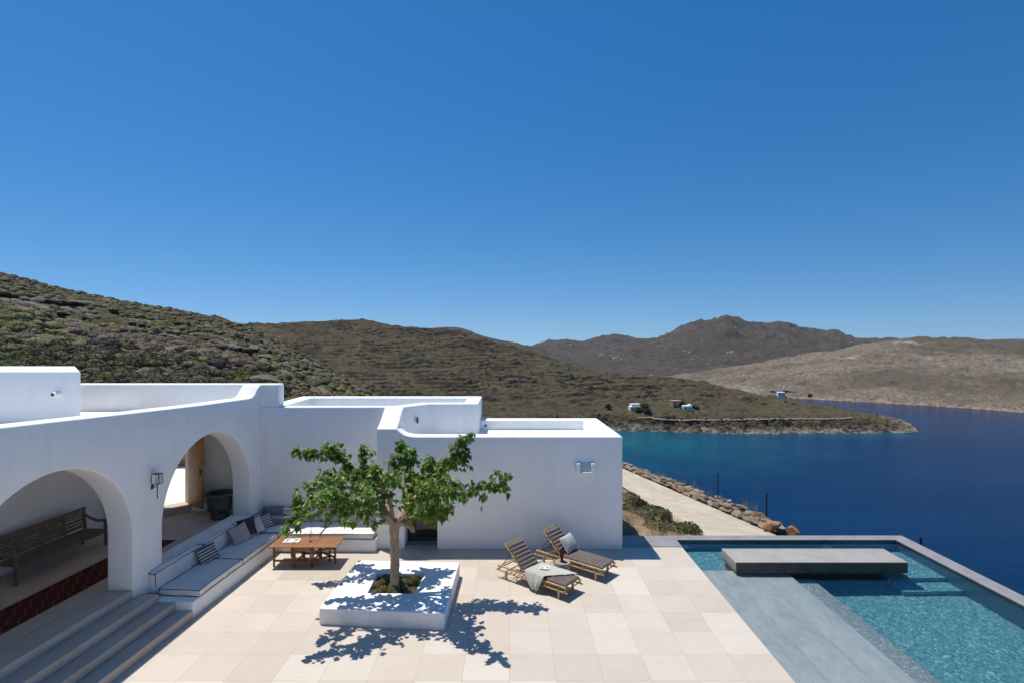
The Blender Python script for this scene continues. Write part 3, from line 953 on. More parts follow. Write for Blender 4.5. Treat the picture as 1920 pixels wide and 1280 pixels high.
# low sill wall closing the second arch behind the bench
mb = MB()
mb.add([(WX(s) - o_, s, z) for z in (0, .85) for s, o_ in ((12.505, .003), (16.255, .003), (16.255, .547), (12.505, .547))],
       [(3, 2, 1, 0), (4, 5, 6, 7), (0, 1, 5, 4), (1, 2, 6, 5), (2, 3, 7, 6), (3, 0, 4, 7)])
mb.build('arch_sill', M['white'], house, bevel=.03)
# porch floor, rooms behind, porch back wall with chamfered entrance
mb = MB(); mb.prism([(WX(3) - .552, 3), (WX(17) - .552, 17.0), (-10.0, 16.96), (-11.4, 15.5), (-11.4, 3)], 0, .72); mb.build('porch_floor', M['step'], house)
mb = MB(); mb.prism([(WX(11.6) - .55, 11.597), (WX(8.0) - .55, 8.003), (WX(8.0) + .003, 8.003), (WX(11.6) + .003, 11.597)][::-1], .0, .717)
mb.build('porch_threshold', M['step'], house, bevel=.02)
mb = MB(); mb.prism([(-17, 3), (-11.4, 3), (-11.55, 15.4), (-11.6, 16.9), (-17, 16.9)], -1, 3.697); mb.build('room_block', M['white'], house)
# diagonal entrance wall: two piers and a lintel
d = Vector((1.0, 1.05)).normalized(); nrm = Vector((-d.y, d.x))
p0, p1, j0, j1 = Vector((-11.42, 15.47)), Vector((-9.99, 16.97)), Vector((-11.02, 15.89)), Vector((-9.99, 16.97))
mb = MB()
mb.prism([p0, j0, j0 + nrm * .5, p0 + nrm * .5], 0, 3.697)
mb.prism([j1, j1 + d * .25, j1 + d * .25 + nrm * .5, j1 + nrm * .5], 0, 3.697)
mb.prism([j0 + nrm * .003, j1 + nrm * .003, j1 + nrm * .86, j0 + nrm * .86], 3.05, 3.69)  # lintel drawn out as a hidden canopy, keeps sun off the porch floor
mb.build('entrance_wall', M['cream_plaster'], house)
mb = MB(); mb.prism([j0 - nrm * .02, j1 - nrm * .02, j1 + nrm * .52, j0 + nrm * .52], .5, .92); mb.build('door_threshold', M['step'], house, bevel=.015)
mb = MB(); mb.prism([(-9.98, 17.0), (-8.27, 17.0), (-8.27, 17.32), (-9.98, 17.32)], 0, 3.697); mb.build('porch_end_wall', M['white'], house)
# wing roof, far parapet, roof box with water spout
mb = MB(); mb.prism([(-17, 3), (WX(3) - .54, 3), (WX(16.9) - .54, 16.89), (-10.0, 16.89), (-11.5, 15.6), (-11.6, 16.89), (-17, 16.89)], 3.70, 3.845); mb.build('wing_roof', M['white'], house)
mb = MB(); mb.box(-17, -7.2, 16.9, 17.33, 3.62, 4.68); mb.build('wing_parapet', M['white'], house, bevel=.05)
mb = MB(); mb.prism([(-17, 13.9), (-10.98, 13.9), (-13.25, 16.6), (-17, 16.6)], 3.8, 5.25); bx = mb.build('roof_box', M['white'], house, bevel=.06)
mb = MB(); mb.tube([(-11.55, 13.95, 4.68), (-11.55, 13.72, 4.665)], .055, 14); mb.tube([(-11.55, 13.725, 4.6652), (-11.55, 13.715, 4.6648)], .042, 14, 1)  # dark end disc stands for the shade inside the spout
mb.build('water_spout', [M['white'], M['dark_metal']], bx)
# upper block (L plan) with parapet ring and sunk roof
def ring(mb, outer, inner, z0, zt, zf):
    n = len(outer)
    P = [(*p, z0) for p in outer] + [(*p, zt) for p in outer] + [(*p, zt) for p in inner] + [(*p, zf) for p in inner]
    fs = []
    for i in range(n):
        j = (i + 1) % n
        fs += [(i, j, n + j, n + i), (n + i, n + j, 2 * n + j, 2 * n + i), (2 * n + i, 2 * n + j, 3 * n + j, 3 * n + i)]
    fs += [tuple(range(3 * n, 4 * n)), tuple(range(n - 1, -1, -1))]
    mb.add(P, fs)
mb = MB()
ring(mb, [(-7.73, 16.87), (-3.42, 16.87), (-3.28, 16.93), (-2.72, 17.66), (-2.58, 17.74), (-1.05, 17.74), (-1.05, 20.2), (-7.73, 20.2)],
     [(-7.2, 17.25), (-3.72, 17.25), (-3.58, 17.3), (-3.05, 18.0), (-2.9, 18.12), (-1.55, 18.12), (-1.55, 19.7), (-7.2, 19.7)], 0, 3.98, 3.62)
up = mb.build('upper_block', M['white'], house, bevel=.045)
mb = MB(); mb.box(-2.965, -2.925, 17.21, 17.3, 3.42, 3.6); mb.build('wall_vent', M['dark_metal'], up)
# right block: front wall with doorway, parapet, sunk roof
DX0, DX1, DZ = -3.06, -2.12, 2.12
ol = [(-3.3, 0), (DX0, 0), (DX0, DZ), (DX1, DZ), (DX1, 0), (3.25, 0), (3.25, 3.25), (-2.7, 3.25), (-2.9, 3.262), (-3.06, 3.30), (-3.18, 3.37), (-3.3, 3.48)]
mb = MB(); n = len(ol)
P = [(x, 15.75, z) for x, z in ol] + [(x, 16.27, z) for x, z in ol]
mb.add(P, [tuple(range(n)), tuple(range(2 * n - 1, n - 1, -1))] + [(i, n + i, n + (i + 1) % n, (i + 1) % n) for i in range(n)])
seam = lambda a, b: not ((abs(a.x + 3.3) < .001 and abs(b.x + 3.3) < .001) or (a.z < .01 and b.z < .01))
mb.build('front_wall', M['white'], house, bevel=.035, sel=seam)
mb = MB()
prof = [(15.75, 0), (17.0, 0), (17.0, 3.985), (16.8, 3.97), (16.6, 3.88), (16.4, 3.75), (16.2, 3.64), (16.0, 3.55), (15.87, 3.505), (15.75, 3.48)]
n = len(prof)
P = [(-3.88, y, z) for y, z in prof] + [(-3.3, y, z) for y, z in prof]
mb.add(P, [tuple(range(n)), tuple(range(2 * n - 1, n - 1, -1))] + [(i, n + i, n + (i + 1) % n, (i + 1) % n) for i in range(n)])
mb.build('curved_buttress', M['white'], house, bevel=.03, sel=lambda a, b: not (abs(a.x + 3.3) < .001 and abs(b.x + 3.3) < .001 and abs(a.y - 15.75) < .01 and abs(b.y - 15.75) < .01))
mb = MB()
mb.prism([(2.62, 16.271), (3.247, 16.271), (3.11, 19.6), (2.52, 19.6)], -1, 3.25)
mb.build('side_wall', M['white'], house, bevel=.03, sel=lambda a, b: not (a.y < 16.3 and b.y < 16.3))
mb = MB(); mb.prism([(-1.048, 18.97), (2.54, 18.97), (2.515, 19.6), (-1.048, 19.6)], -1, 3.247)
bp = mb.build('back_parapet', M['white'], house)
mb = MB(); mb.box(-3.29, 2.6, 16.272, 18.968, 2.75, 2.93); mb.build('sunk_roof', M['white'], house)
mb = MB(); mb.tube([(-.86, 18.99, 3.08), (-.86, 18.955, 3.08)], .04, 12); mb.build('drain_hole', M['dark_metal'], bp)  # solid dark disc standing for the shade inside a drain
mb = MB(); mb.box(-3.3, 2.6, 16.9, 17.0, -.2, 2.74); mb.box(-3.3, -3.2, 16.28, 16.9, -.2, 2.74); mb.box(-.5, -.4, 16.28, 16.9, -.2, 2.74); mb.build('room_wall', M['cream_plaster'], house)
mb = MB(); mb.box(DX0 - .04, DX1 + .04, 15.76, 16.6, -.2, .09); mb.build('door_sill', M['rim'], house)
# glazed door in the doorway
dr = MB(); w = .055
for a_, b_ in ((DX0 + .2, DX0 + .2 + w), (DX1 - .004 - w, DX1 - .004)): dr.box(a_, b_, 16.16, 16.22, .092, DZ - .003)
dr.box(DX0 + .2 + w, DX1 - .004 - w, 16.16, 16.22, .092, .2); dr.box(DX0 + .2 + w, DX1 - .004 - w, 16.16, 16.22, DZ - .09, DZ - .003)
dr.box(DX0, DX0 + .2, 16.17, 16.21, .092, DZ - .003)
door = dr.build('glazed_door', M['door_frame'], house)
mb = MB(); mb.box(DX0 + .2 + w, DX1 - .004 - w, 16.185, 16.195, .2, DZ - .09); mb.build('pane', M['pane'], door)
mb = MB(); mb.box(DX1 - .05, DX1 - .03, 16.10, 16.16, 1.05, 1.19); mb.build('handle', M['dark_metal'], door)
# entrance door leaf swung into the porch
h0, h1 = Vector((-9.99, 16.93)), Vector((-9.30, 16.44))
ang = math.atan2(h1.y - h0.y, h1.x - h0.x); L_ = (h1 - h0).length
mb = MB(); mb.box(0, L_, -.03, .03, 0, 2.3)
leaf = mb.build('entrance_door', M['door_planks'], house, bevel=.004); leaf.location = (h0.x, h0.y, .95); leaf.rotation_euler = (0, 0, ang)
mb = MB(); mb.box(L_ - .075, L_ - .055, -.06, -.03, 1.0, 1.22); mb.build('handle', M['dark_metal'], leaf)
mb = MB(); mb.box(-12, 14, -12, -2.2, -1.5, 3.9); mb.build('unseen_bounce_block', M['white'], house, bevel=.04)  # unseen white block behind the camera, added to bounce light onto shaded walls
# steps
mb = MB()
def strip(o0, o1, s0, s1, z0, z1, m=0):
    mb.add([(WX(s) + o_, s, z) for z in (z0, z1) for s, o_ in ((s0, o0), (s0, o1), (s1, o1), (s1, o0))],
           [(3, 2, 1, 0), (4, 5, 6, 7), (0, 1, 5, 4), (1, 2, 6, 5), (2, 3, 7, 6), (3, 0, 4, 7)], m)
for o0, o1, z in ((.006, .42, .54), (.423, .78, .36), (.783, 1.15, .18)):
    mb2 = MB(); mb = mb2; strip(o0, o1, 3, 11.8, -.1, z); mb2.build('step', M['step'], house, bevel=.018)
# masonry benches
mb = MB(); strip(.004, 1.15, 11.803, 15.6, -.1, .36); mb.build('masonry_bench', M['white'], house, bevel=.03, sel=lambda a, b: not (a.y > 15.5 and b.y > 15.5))
mb = MB(); mb.prism([(-7.72, 15.52), (-3.84, 15.52), (-3.84, 16.86), (-7.72, 16.86)], -.1, .362); mb.build('masonry_bench', M['white'], house, bevel=.03)

# ------------------------------------------------------------------ terrace, courtyard, pool, road
mb = MB(); mb.prism([(-8.9, -9), (5.02, -9), (5.02, 15.9), (3.2, 15.9), (3.2, 16.1), (-8.9, 16.1)], -1.9, 0.0)
tag(mb.build('terrace', M['tile']), 'pale limestone tiled terrace', kind='structure')
mb = MB(); mb.prism([(-24, 17.33), (-10.0, 17.33), (-10.4, 16.9), (-11.3, 15.98), (-11.62, 16.3), (-11.62, 16.91), (-24, 16.91)][::-1], -.5, .905)
mb.prism([(-24, 17.333), (-7.75, 17.333), (-7.75, 22.4), (-24, 22.4)], -.5, .905)
tag(mb.build('courtyard', M['court']), 'sunlit paved courtyard behind the entrance', kind='structure')

pool = thing('swimming_pool', 'infinity swimming pool with grey submerged steps and turquoise mosaic floor', 'pool', (0, 0, 0))
PX0, PX1, PY1 = 5.02, 11.66, 16.45
mb = MB()
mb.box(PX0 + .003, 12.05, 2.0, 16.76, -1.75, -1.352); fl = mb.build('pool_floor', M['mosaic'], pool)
mb = MB(); mb.box(PX1, 12.05, 2.0, 16.76, -1.35, -.006); mb.box(PX0 + .003, PX1 - .001, PY1, 16.76, -1.35, -.006); mb.build('pool_wall', M['shaded_wall_mosaic'], pool)
mb = MB(); mb.box(PX1 - .02, 12.08, 2.0, 16.8, -.005, .022); mb.box(PX0 + .003, PX1 - .021, PY1 - .02, 16.8, -.005, .022)
mb.box(3.262, PX0 + .002, 15.905, 16.8, -.4, .018); mb.build('pool_rim', M['rim'], pool)
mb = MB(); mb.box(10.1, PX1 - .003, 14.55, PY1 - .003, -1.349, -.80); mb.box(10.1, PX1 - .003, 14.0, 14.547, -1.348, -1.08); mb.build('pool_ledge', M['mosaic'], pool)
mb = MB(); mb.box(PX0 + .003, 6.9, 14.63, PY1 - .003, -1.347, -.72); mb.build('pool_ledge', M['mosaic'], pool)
for x0, x1, z in ((PX0 + .003, 5.80, -.30), (5.80, 6.6, -.312), (6.6, 7.38, -.324), (7.38, 8.0, -.66)):
    mb = MB(); mb.box(x0, x1 - .002, 2.0, 14.62 if x1 < 7.5 else 14.448, -1.347, z); mb.build('pool_step', M['plaster'] if x1 < 7.5 else M['grey_mosaic'], pool, bevel=.015)
for x in (5.25, 9.55):
    mb = MB(); mb.tube([(x, PY1 + .01, -.46), (x, PY1 - .02, -.46)], .15, 20); mb.build('pool_light', M['lens'], pool)
mb = MB()
nx, ny = 34, 74
Pw = [(PX0 + .003 + (PX1 - PX0 - .006) * i / nx, 2.0 + (PY1 - 2.003) * j / ny, -.045) for j in range(ny + 1) for i in range(nx + 1)]
mb.grid(Pw, nx + 1, ny + 1)
pw = mb.build('pool_water', M['pool_water'], smooth=True)
tag(pw, 'clear rippled water filling the pool', kind='structure')
pw.cycles.is_caustics_caster = True
for o in pool.children: o.cycles.is_caustics_receiver = True
plat = thing('pool_platform', 'grey concrete slab platform standing over the pool water', 'platform', (8.2, 14.8, 0))
mb = MB(); mb.box(5.93, 10.47, 14.32, 15.28, -.16, .2); o = mb.build('slab', M['concrete'], plat, bevel=.012); o.location = (-8.2, -14.8, 0)
mb = MB(); mb.box(5.95, 10.45, 14.309, 14.3195, -.15, .185); o = mb.build('shade_fascia', M['shade_fascia'], plat); o.location = (-8.2, -14.8, 0)  # added dark sheet, deepens the shade on the slab front by colour
mb = MB(); mb.box(6.0, 6.8, 14.75, 15.2, -.718, -.162); mb.box(7.0, 10.05, 15.0, 15.2, -1.35, -.162); o = mb.build('pedestal', M['shade_fascia'], plat); o.location = (-8.2, -14.8, 0)  # pedestal coloured dark to stand for the shadow under the slab
for o in plat.children: o.cycles.is_caustics_receiver = True

# concrete track running down to the right
mb = MB()
nr = 40; P = []
for j in range(nr + 1):
    y = 17.2 + 36 * j / nr
    z = -1.1 - .15 * (y - 20)
    xl = np.interp(y, [17, 20, 35, 54], [6.6, 6.8, 7.3, 7.2]); xr = np.interp(y, [17, 20, 35, 54], [9.6, 9.77, 10.0, 10.3])
    for i in range(9):
        P.append((xl + (xr - xl) * i / 8 + .05 * nz(y * .8, i * 3.1, 3) * (i in (0, 8)), y, z + .012 * nz(y, i * .7, 4)))
mb.grid(P, 9, nr + 1)
tag(mb.build('track', M['road'], smooth=True), 'pale concrete track running down beside the house', kind='structure')

# rough stone wall along the track's seaward edge
def add_rock(mb, me, Mx):
    mb.add([Mx @ v.co for v in me.vertices], [tuple(p.vertices) for p in me.polygons])
wr = [rock_mesh('wall_rock', 300 + i, M['wall_rock'], .6 + .1 * (i % 4), jag=1.8) for i in range(8)]
mb = MB()
y = 20.6
while y < 52:
    xr = np.interp(y, [17, 20, 35, 54], [9.6, 9.77, 10.0, 10.3])
    for lay in range(3):
        s = random.uniform(.24, .62) * (1.15 - .16 * lay)
        z = -1.1 - .15 * (y - 20) + .08 + lay * .16
        if lay == 2 and random.random() < .6: continue
        Mx = Matrix.Translation((xr + .32 + .08 * lay + random.uniform(-.07, .1), y + random.uniform(-.2, .2), z)) @ Matrix.Rotation(random.uniform(-.5, .5), 4, 'Z') @ Matrix.Rotation(random.uniform(-.2, .3), 4, 'Y') @ Matrix.Diagonal((s * random.uniform(.9, 1.2), s * random.uniform(1.2, 2.2), s * random.uniform(.38, .62), 1))
        add_rock(mb, wr[random.randrange(8)], Mx)
    y += random.uniform(.26, .42)
tag(mb.build('stone_wall', M['wall_rock']), 'low rough wall of piled stones along the seaward edge of the track', 'wall')
bld = [(PZ(1447, 985, -1.0), .62, 'rust_rock', 'square rust orange boulder at the near end of the stone wall'),
       (PZ(1487, 996, -1.1), .60, 'rust_rock', 'rounded rust orange boulder nearest the pool edge'),
       (PZ(1466, 996, -1.15), .36, 'rock', 'small grey stone wedged between two orange boulders')]
for i, (p, s, mk, lb) in enumerate(bld):
    o = bpy.data.objects.new('boulder', rock_mesh('boulder', 500 + i, M[mk], .85)); COL.objects.link(o)
    o.location = p; o.scale = (s * 1.25, s * 1.1, s * 1.2); o.rotation_euler = (.1, -.2, i * 1.3)
    tag(o, lb, 'boulder')
# dry grass tufts among the stones
tm = MB()
rs = np.random.RandomState(77)
for _ in range(26):
    y = rs.uniform(20, 40); x = np.interp(y, [17, 20, 35, 54], [9.6, 9.77, 10.0, 10.3]) + rs.uniform(.35, 1.0); z = -1.1 - .15 * (y - 20) + rs.uniform(.1, .45)
    for b in range(14):
        a = rs.uniform(0, 6.28); l = rs.uniform(.2, .5); c0 = Vector((x + rs.normal() * .06, y + rs.normal() * .06, z)); t_ = c0 + Vector((math.cos(a) * l * .45, math.sin(a) * l * .45, l))
        wv = Vector((-math.sin(a), math.cos(a), 0)) * .006
        tm.add([c0 - wv, c0 + wv, t_], [(0, 1, 2)])
tag(tm.build('dry_grass', M['dry_grass']), 'wisps of dry grass along the stone wall', 'grass', kind='stuff')
# dry earth bank between the house and the track
simple('dry_earth', (.26, .175, .105), .95, .35, 1.5, .5, 12)
bx_ = np.linspace(3.3, 7.15, 40); by_ = np.linspace(16.85, 36, 120)
BX, BY = np.meshgrid(bx_, by_)
def bank_height(x, y):
    rd = -1.1 - .15 * (y - 20)
    return rd - .04 + smooth((7.15 - x) / 3.4) * np.interp(y, [16.8, 18, 22, 30, 36], [.5, .75, 1.0, 1.25, 1.25]) + fbm(x * .9, y * .9, 4, 501) * .35 * np.clip((7.15 - x) / .8, 0, 1)
tag(mesh_grid('bank', BX, BY, bank_height(BX, BY), M['dry_earth']), 'dry earth bank between the house corner and the track', kind='structure')
gm = MB(); rsg = np.random.RandomState(91)
for _ in range(420):
    x, y = rsg.uniform(3.4, 6.9), rsg.uniform(16.95, 32)
    if x / y > .36 or x / y < .19: continue
    z = float(bank_height(np.array([x]), np.array([y]))[0])
    for b in range(16):
        a = rsg.uniform(0, 6.28); l = rsg.uniform(.1, .32); c0_ = Vector((x + rsg.normal() * .09, y + rsg.normal() * .09, z - .02)); t_ = c0_ + Vector((math.cos(a) * l * .5, math.sin(a) * l * .5, l))
        wv = Vector((-math.sin(a), math.cos(a), 0)) * .008
        gm.add([c0_ - wv, c0_ + wv, t_], [(0, 1, 2)])
tag(gm.build('dry_grass', M['dry_grass']), 'dry straw coloured grass on the bank', 'grass', kind='stuff')
# shrubs and dry ground on the bank between house and track
bank = [(1185, 935, 23, 1.0, 2, 'grey brown shrub beside the house corner'), (1198, 930, 24, 1.1, 0, 'green mounded shrub high on the bank beside the track'),
        (1217, 945, 23, 1.15, 0, 'largest bright green shrub on the bank beside the track'), (1232, 958, 22.5, 1.0, 3, 'dark green shrub at the edge of the concrete track'),
        (1182, 965, 21, 1.0, 1, 'olive shrub low against the white house corner'), (1205, 978, 20.5, .95, 2, 'dry grey shrub low on the bank behind the pool'),
        (1243, 985, 20, .95, 2, 'pale grey shrub behind the pool rim'), (1265, 990, 19.8, 1.0, 0, 'green shrub spreading just behind the pool rim'),
        (1290, 988, 20, 1.0, 3, 'dark green rounded shrub at the foot of the track'), (1225, 998, 19, .8, 1, 'small olive shrub touching the pool rim'), (1180, 905, 27, 1.0, 1, 'olive shrub topmost on the bank by the house')]
for i, (u, v, Y, s, m, lb) in enumerate(bank):
    p = PY(u, v, Y)
    z = min(p.z - .1, near_z(p.x, p.y))
    o = bpy.data.objects.new('shrub', shr_me[(m, i % 3)]); COL.objects.link(o)
    o.location = (p.x, p.y, float(bank_height(np.array([p.x]), np.array([p.y]))[0]) - .05); o.scale = (s * 1.25, s * 1.25, s * 1.1); o.rotation_euler = (0, 0, i * 1.1)
    tag(o, lb, 'shrub', 'shrubs on the bank by the track')
# fence posts
for (u, vt, vb, Y, lb) in ((1346, 887, 940, 27, 'tall thin black post beyond the stone wall, farther from the pool'), (1437, 923, 982, 22.5, 'thin black post beyond the stone wall, nearer to the pool'), (1726, 1008, 1040, 17.6, 'short black post with a wire outside the pool corner')):
    t_, b_ = PY(u, vt, Y), PY(u, vb, Y)
    gz = min(near_z(b_.x, Y) - .1, b_.z)
    mb = MB(); mb.tube([(t_.x, Y, gz), (t_.x, Y, t_.z)], .035, 8)
    o = thing('fence_post', lb, 'post', (0, 0, 0), 0, 'fence posts above the sea')
    mb.build('post', M['dark_metal'], o)
    mb = MB(); mb.box(t_.x - .05, t_.x + .05, Y - .05, Y + .05, t_.z, t_.z + .025); mb.build('post_cap', M['dark_metal'], o)
    if Y < 18:
        mb = MB(); mb.tube([(t_.x, Y, t_.z - .05), (t_.x + .9, Y - .6, gz)], .008, 5); mb.build('wire', M['dark_metal'], o)

# courtyard wall behind
mb = MB()
rs2 = random.Random(9)
for lay in range(7):
    x = -24.0
    while x < -7.5:
        l = rs2.uniform(.35, .8)
        Mx = Matrix.Translation((x + l / 2, 22.65 + rs2.uniform(-.04, .04), 1.0 + lay * .26)) @ Matrix.Rotation(rs2.uniform(-.1, .1), 4, 'Y') @ Matrix.Diagonal((l * 1.35, .8, .62, 1))
        add_rock(mb, wr[rs2.randrange(8)], Mx); x += l * .92
tag(mb.build('retaining_wall', M['wall_rock']), 'brown dry stone wall at the back of the courtyard', 'wall')

# ------------------------------------------------------------------ planter and tree
planter = thing('planter', 'low square whitewashed planter around the tree', 'planter', (0, 0, 0))
c0, c1, c2, c3 = PZ(598, 1139, .35), PZ(834, 1149, .35), PZ(862, 1053, .35), PZ(671, 1049, .35)
h0_, h1_, h2_, h3_ = PZ(689, 1110, .35), PZ(777, 1111, .35), PZ(796, 1073.5, .35), PZ(708, 1073, .35)
mb = MB()
ring(mb, [p.xy for p in (c0, c1, c2, c3)], [p.xy for p in (h0_, h1_, h2_, h3_)], -.05, .35, .18)
mb.build('masonry', M['white'], planter, bevel=.03)
hc = (h0_ + h1_ + h2_ + h3_) / 4
mb = MB()
P = []
for j in range(13):
    for i in range(13):
        a, b = i / 12, j / 12
        p = (h0_ * (1 - a) + h1_ * a) * (1 - b) + (h3_ * (1 - a) + h2_ * a) * b
        P.append((p.x + (hc.x - p.x) * .03, p.y + (hc.y - p.y) * .03, .24 + .05 * nz(i * .7, j * .7, 2)))
mb.grid(P, 13, 13); mb.build('soil', M['soil'], planter, smooth=True)
rsp = np.random.RandomState(3)
lav = [shrub_mesh('planting', 700 + i, 260, M[mk], .09, 1.0) for i, mk in enumerate(('shrub_green', 'shrub_olive', 'shrub_grey'))]
plabs = ['small feathery green plant in the planter hole beside the trunk', 'small dry olive plant in the planter hole beside the trunk', 'small grey green plant in the planter hole beside the trunk']
for i in range(22):
    a, b = rsp.uniform(.12, .88), rsp.uniform(.12, .88)
    p = (h0_ * (1 - a) + h1_ * a) * (1 - b) + (h3_ * (1 - a) + h2_ * a) * b
    s = rsp.uniform(.22, .36)
    m = i % 3
    o = bpy.data.objects.new('planter_plant', lav[m]); COL.objects.link(o)
    o.location = (p.x, p.y, .25); o.scale = (s, s, s * rsp.uniform(.8, 1.25)); o.rotation_euler = (0, 0, rsp.uniform(0, 6))
    tag(o, plabs[m], 'plant', 'plants around the foot of the tree')

tree = thing('shade_tree', 'leafy green tree with a bare trunk growing from the square white planter', 'tree', (-2.67, 12.53, .25))
TO = Vector((-2.67, 12.53, .25))
def Tp(x, y, Y): return PY(500 + x * .26567, 780 + y * .26567, Y) - TO
def curve(pts, n=6):                                  # Catmull-Rom through the points
    out = []
    for i in range(len(pts) - 1):
        p0 = pts[max(i - 1, 0)]; p1 = pts[i]; p2 = pts[i + 1]; p3 = pts[min(i + 2, len(pts) - 1)]
        for k_ in range(n):
            t = k_ / n
            out.append(.5 * ((2 * p1) + (p2 - p0) * t + (2 * p0 - 5 * p1 + 4 * p2 - p3) * t * t + (3 * p1 - p0 - 3 * p2 + p3) * t ** 3))
    out.append(pts[-1])
    return out
tk = MB()
tr_pts = [Vector((0, 0, -.12)), Vector((0, 0, .15)), Vector((.01, 0, .6)), Vector((.005, .0, 1.05)), Vector((-.005, 0, 1.45)), Tp(905, 775, 12.53), Tp(905, 735, 12.53)]
cv = curve(tr_pts, 6)
tk.tube(cv, [.15 - .048 * min(1, i / 6) + .030 * max(0, (i - 20) / 16) + .006 * math.sin(i * 1.7) + .004 * math.sin(i * .6) for i in range(len(cv))], 16)
BR = [  # x, y in the traced view, depth Y; start radius
    ([(890, 755, 12.5), (830, 710, 12.35), (720, 680, 12.0), (560, 650, 11.6), (420, 640, 11.3), (300, 700, 11.05), (190, 755, 10.9), (135, 790, 10.85)], .085, 1),
    ([(890, 745, 12.55), (800, 620, 12.55), (700, 560, 12.45), (560, 500, 12.45), (400, 500, 12.4), (290, 505, 12.4)], .09, 1),
    ([(560, 500, 12.45), (400, 560, 12.0), (280, 600, 11.6), (200, 600, 11.5)], .035, 1),
    ([(880, 740, 12.6), (850, 640, 12.9), (770, 520, 13.4), (680, 420, 13.8), (560, 330, 14.1), (450, 260, 14.25), (320, 270, 14.2), (190, 245, 14.1)], .095, 1),
    ([(560, 330, 14.1), (460, 270, 14.35), (405, 225, 14.5)], .03, 1),
    ([(770, 520, 13.4), (710, 400, 13.7), (690, 300, 13.9), (685, 215, 14.0)], .04, 1),
    ([(700, 440, 13.7), (560, 430, 13.6), (440, 430, 13.5), (350, 450, 13.4)], .04, 1),
    ([(890, 740, 12.5), (870, 600, 12.35), (815, 500, 12.2), (770, 420, 12.15), (745, 365, 12.1)], .075, 1),
    ([(815, 500, 12.2), (850, 440, 12.0), (885, 400, 11.9)], .025, 1),
    ([(925, 745, 12.55), (975, 620, 12.95), (985, 450, 13.5), (1000, 330, 13.85), (965, 240, 14.05), (945, 185, 14.15)], .08, 1),
    ([(1000, 330, 13.85), (940, 330, 14.0), (915, 345, 14.0)], .02, 1),
    ([(990, 350, 13.8), (1050, 270, 14.0)], .02, 1),
    ([(935, 745, 12.55), (1060, 560, 12.75), (1160, 440, 12.95), (1230, 370, 13.05), (1310, 270, 13.15), (1390, 190, 13.2), (1435, 115, 13.25)], .085, 1),
    ([(1230, 370, 13.05), (1310, 310, 13.1), (1395, 340, 13.1)], .025, 1),
    ([(1160, 440, 12.95), (1170, 310, 13.0)], .025, 1),
    ([(935, 750, 12.5), (1100, 600, 12.6), (1250, 520, 12.7), (1420, 525, 12.8), (1530, 515, 12.85), (1620, 500, 12.87), (1690, 510, 12.88)], .075, 1),
    ([(1530, 515, 12.85), (1575, 455, 12.85)], .015, 1),
    ([(1620, 500, 12.87), (1680, 450, 12.9)], .015, 1),
    ([(940, 750, 12.5), (1080, 690, 12.35), (1200, 650, 12.1), (1290, 635, 11.95)], .06, 1),
    ([(1080, 690, 12.35), (1160, 700, 12.2), (1235, 700, 12.1)], .025, 1),
    ([(950, 730, 12.45), (1060, 590, 12.1), (1170, 490, 11.7), (1260, 470, 11.3), (1340, 520, 11.0), (1370, 540, 10.9)], .07, 1),
    ([(890, 745, 12.45), (800, 660, 12.1), (660, 600, 11.6), (520, 560, 11.3), (440, 560, 11.1)], .07, 1),
    ([(920, 730, 12.6), (1010, 560, 13.2), (1100, 420, 13.8), (1120, 350, 14.0)], .07, 1),
    ([(930, 740, 12.4), (1030, 640, 12.0), (1120, 570, 11.6), (1180, 590, 11.3)], .06, 1),
    ([(880, 760, 12.5), (780, 748, 12.3), (660, 738, 12.0), (560, 742, 11.8)], .022, 2),
]
rl = random.Random(21)
leafv, leaff = [], []
def add_leaf(p, d, s):
    """one folded, drooping, heart-shaped leaf"""
    d = d.normalized()
    up = Vector((rl.uniform(-.5, .5), rl.uniform(-.5, .5), 1)).normalized()
    w_ = d.cross(up)
    if w_.length < .05: return
    w_.normalize(); nn = w_.cross(d).normalized()
    fo = rl.uniform(.08, .28)
    pts = [p, p + d * s * .22 + w_ * s * .42 + nn * s * fo, p + d * s * .58 + w_ * s * .30 + nn * s * fo * .8, p + d * s * 1.0 - nn * s * .10,
           p + d * s * .58 - w_ * s * .30 + nn * s * fo * .8, p + d * s * .22 - w_ * s * .42 + nn * s * fo, p + d * s * .5]
    n0 = len(leafv)
    leafv.extend(pts)
    leaff.extend([(n0, n0 + 1, n0 + 2, n0 + 6), (n0 + 6, n0 + 2, n0 + 3), (n0, n0 + 6, n0 + 4, n0 + 5), (n0 + 6, n0 + 3, n0 + 4)])
def rvec(): return Vector((rl.gauss(0, 1), rl.gauss(0, 1), rl.gauss(0, 1))).normalized()
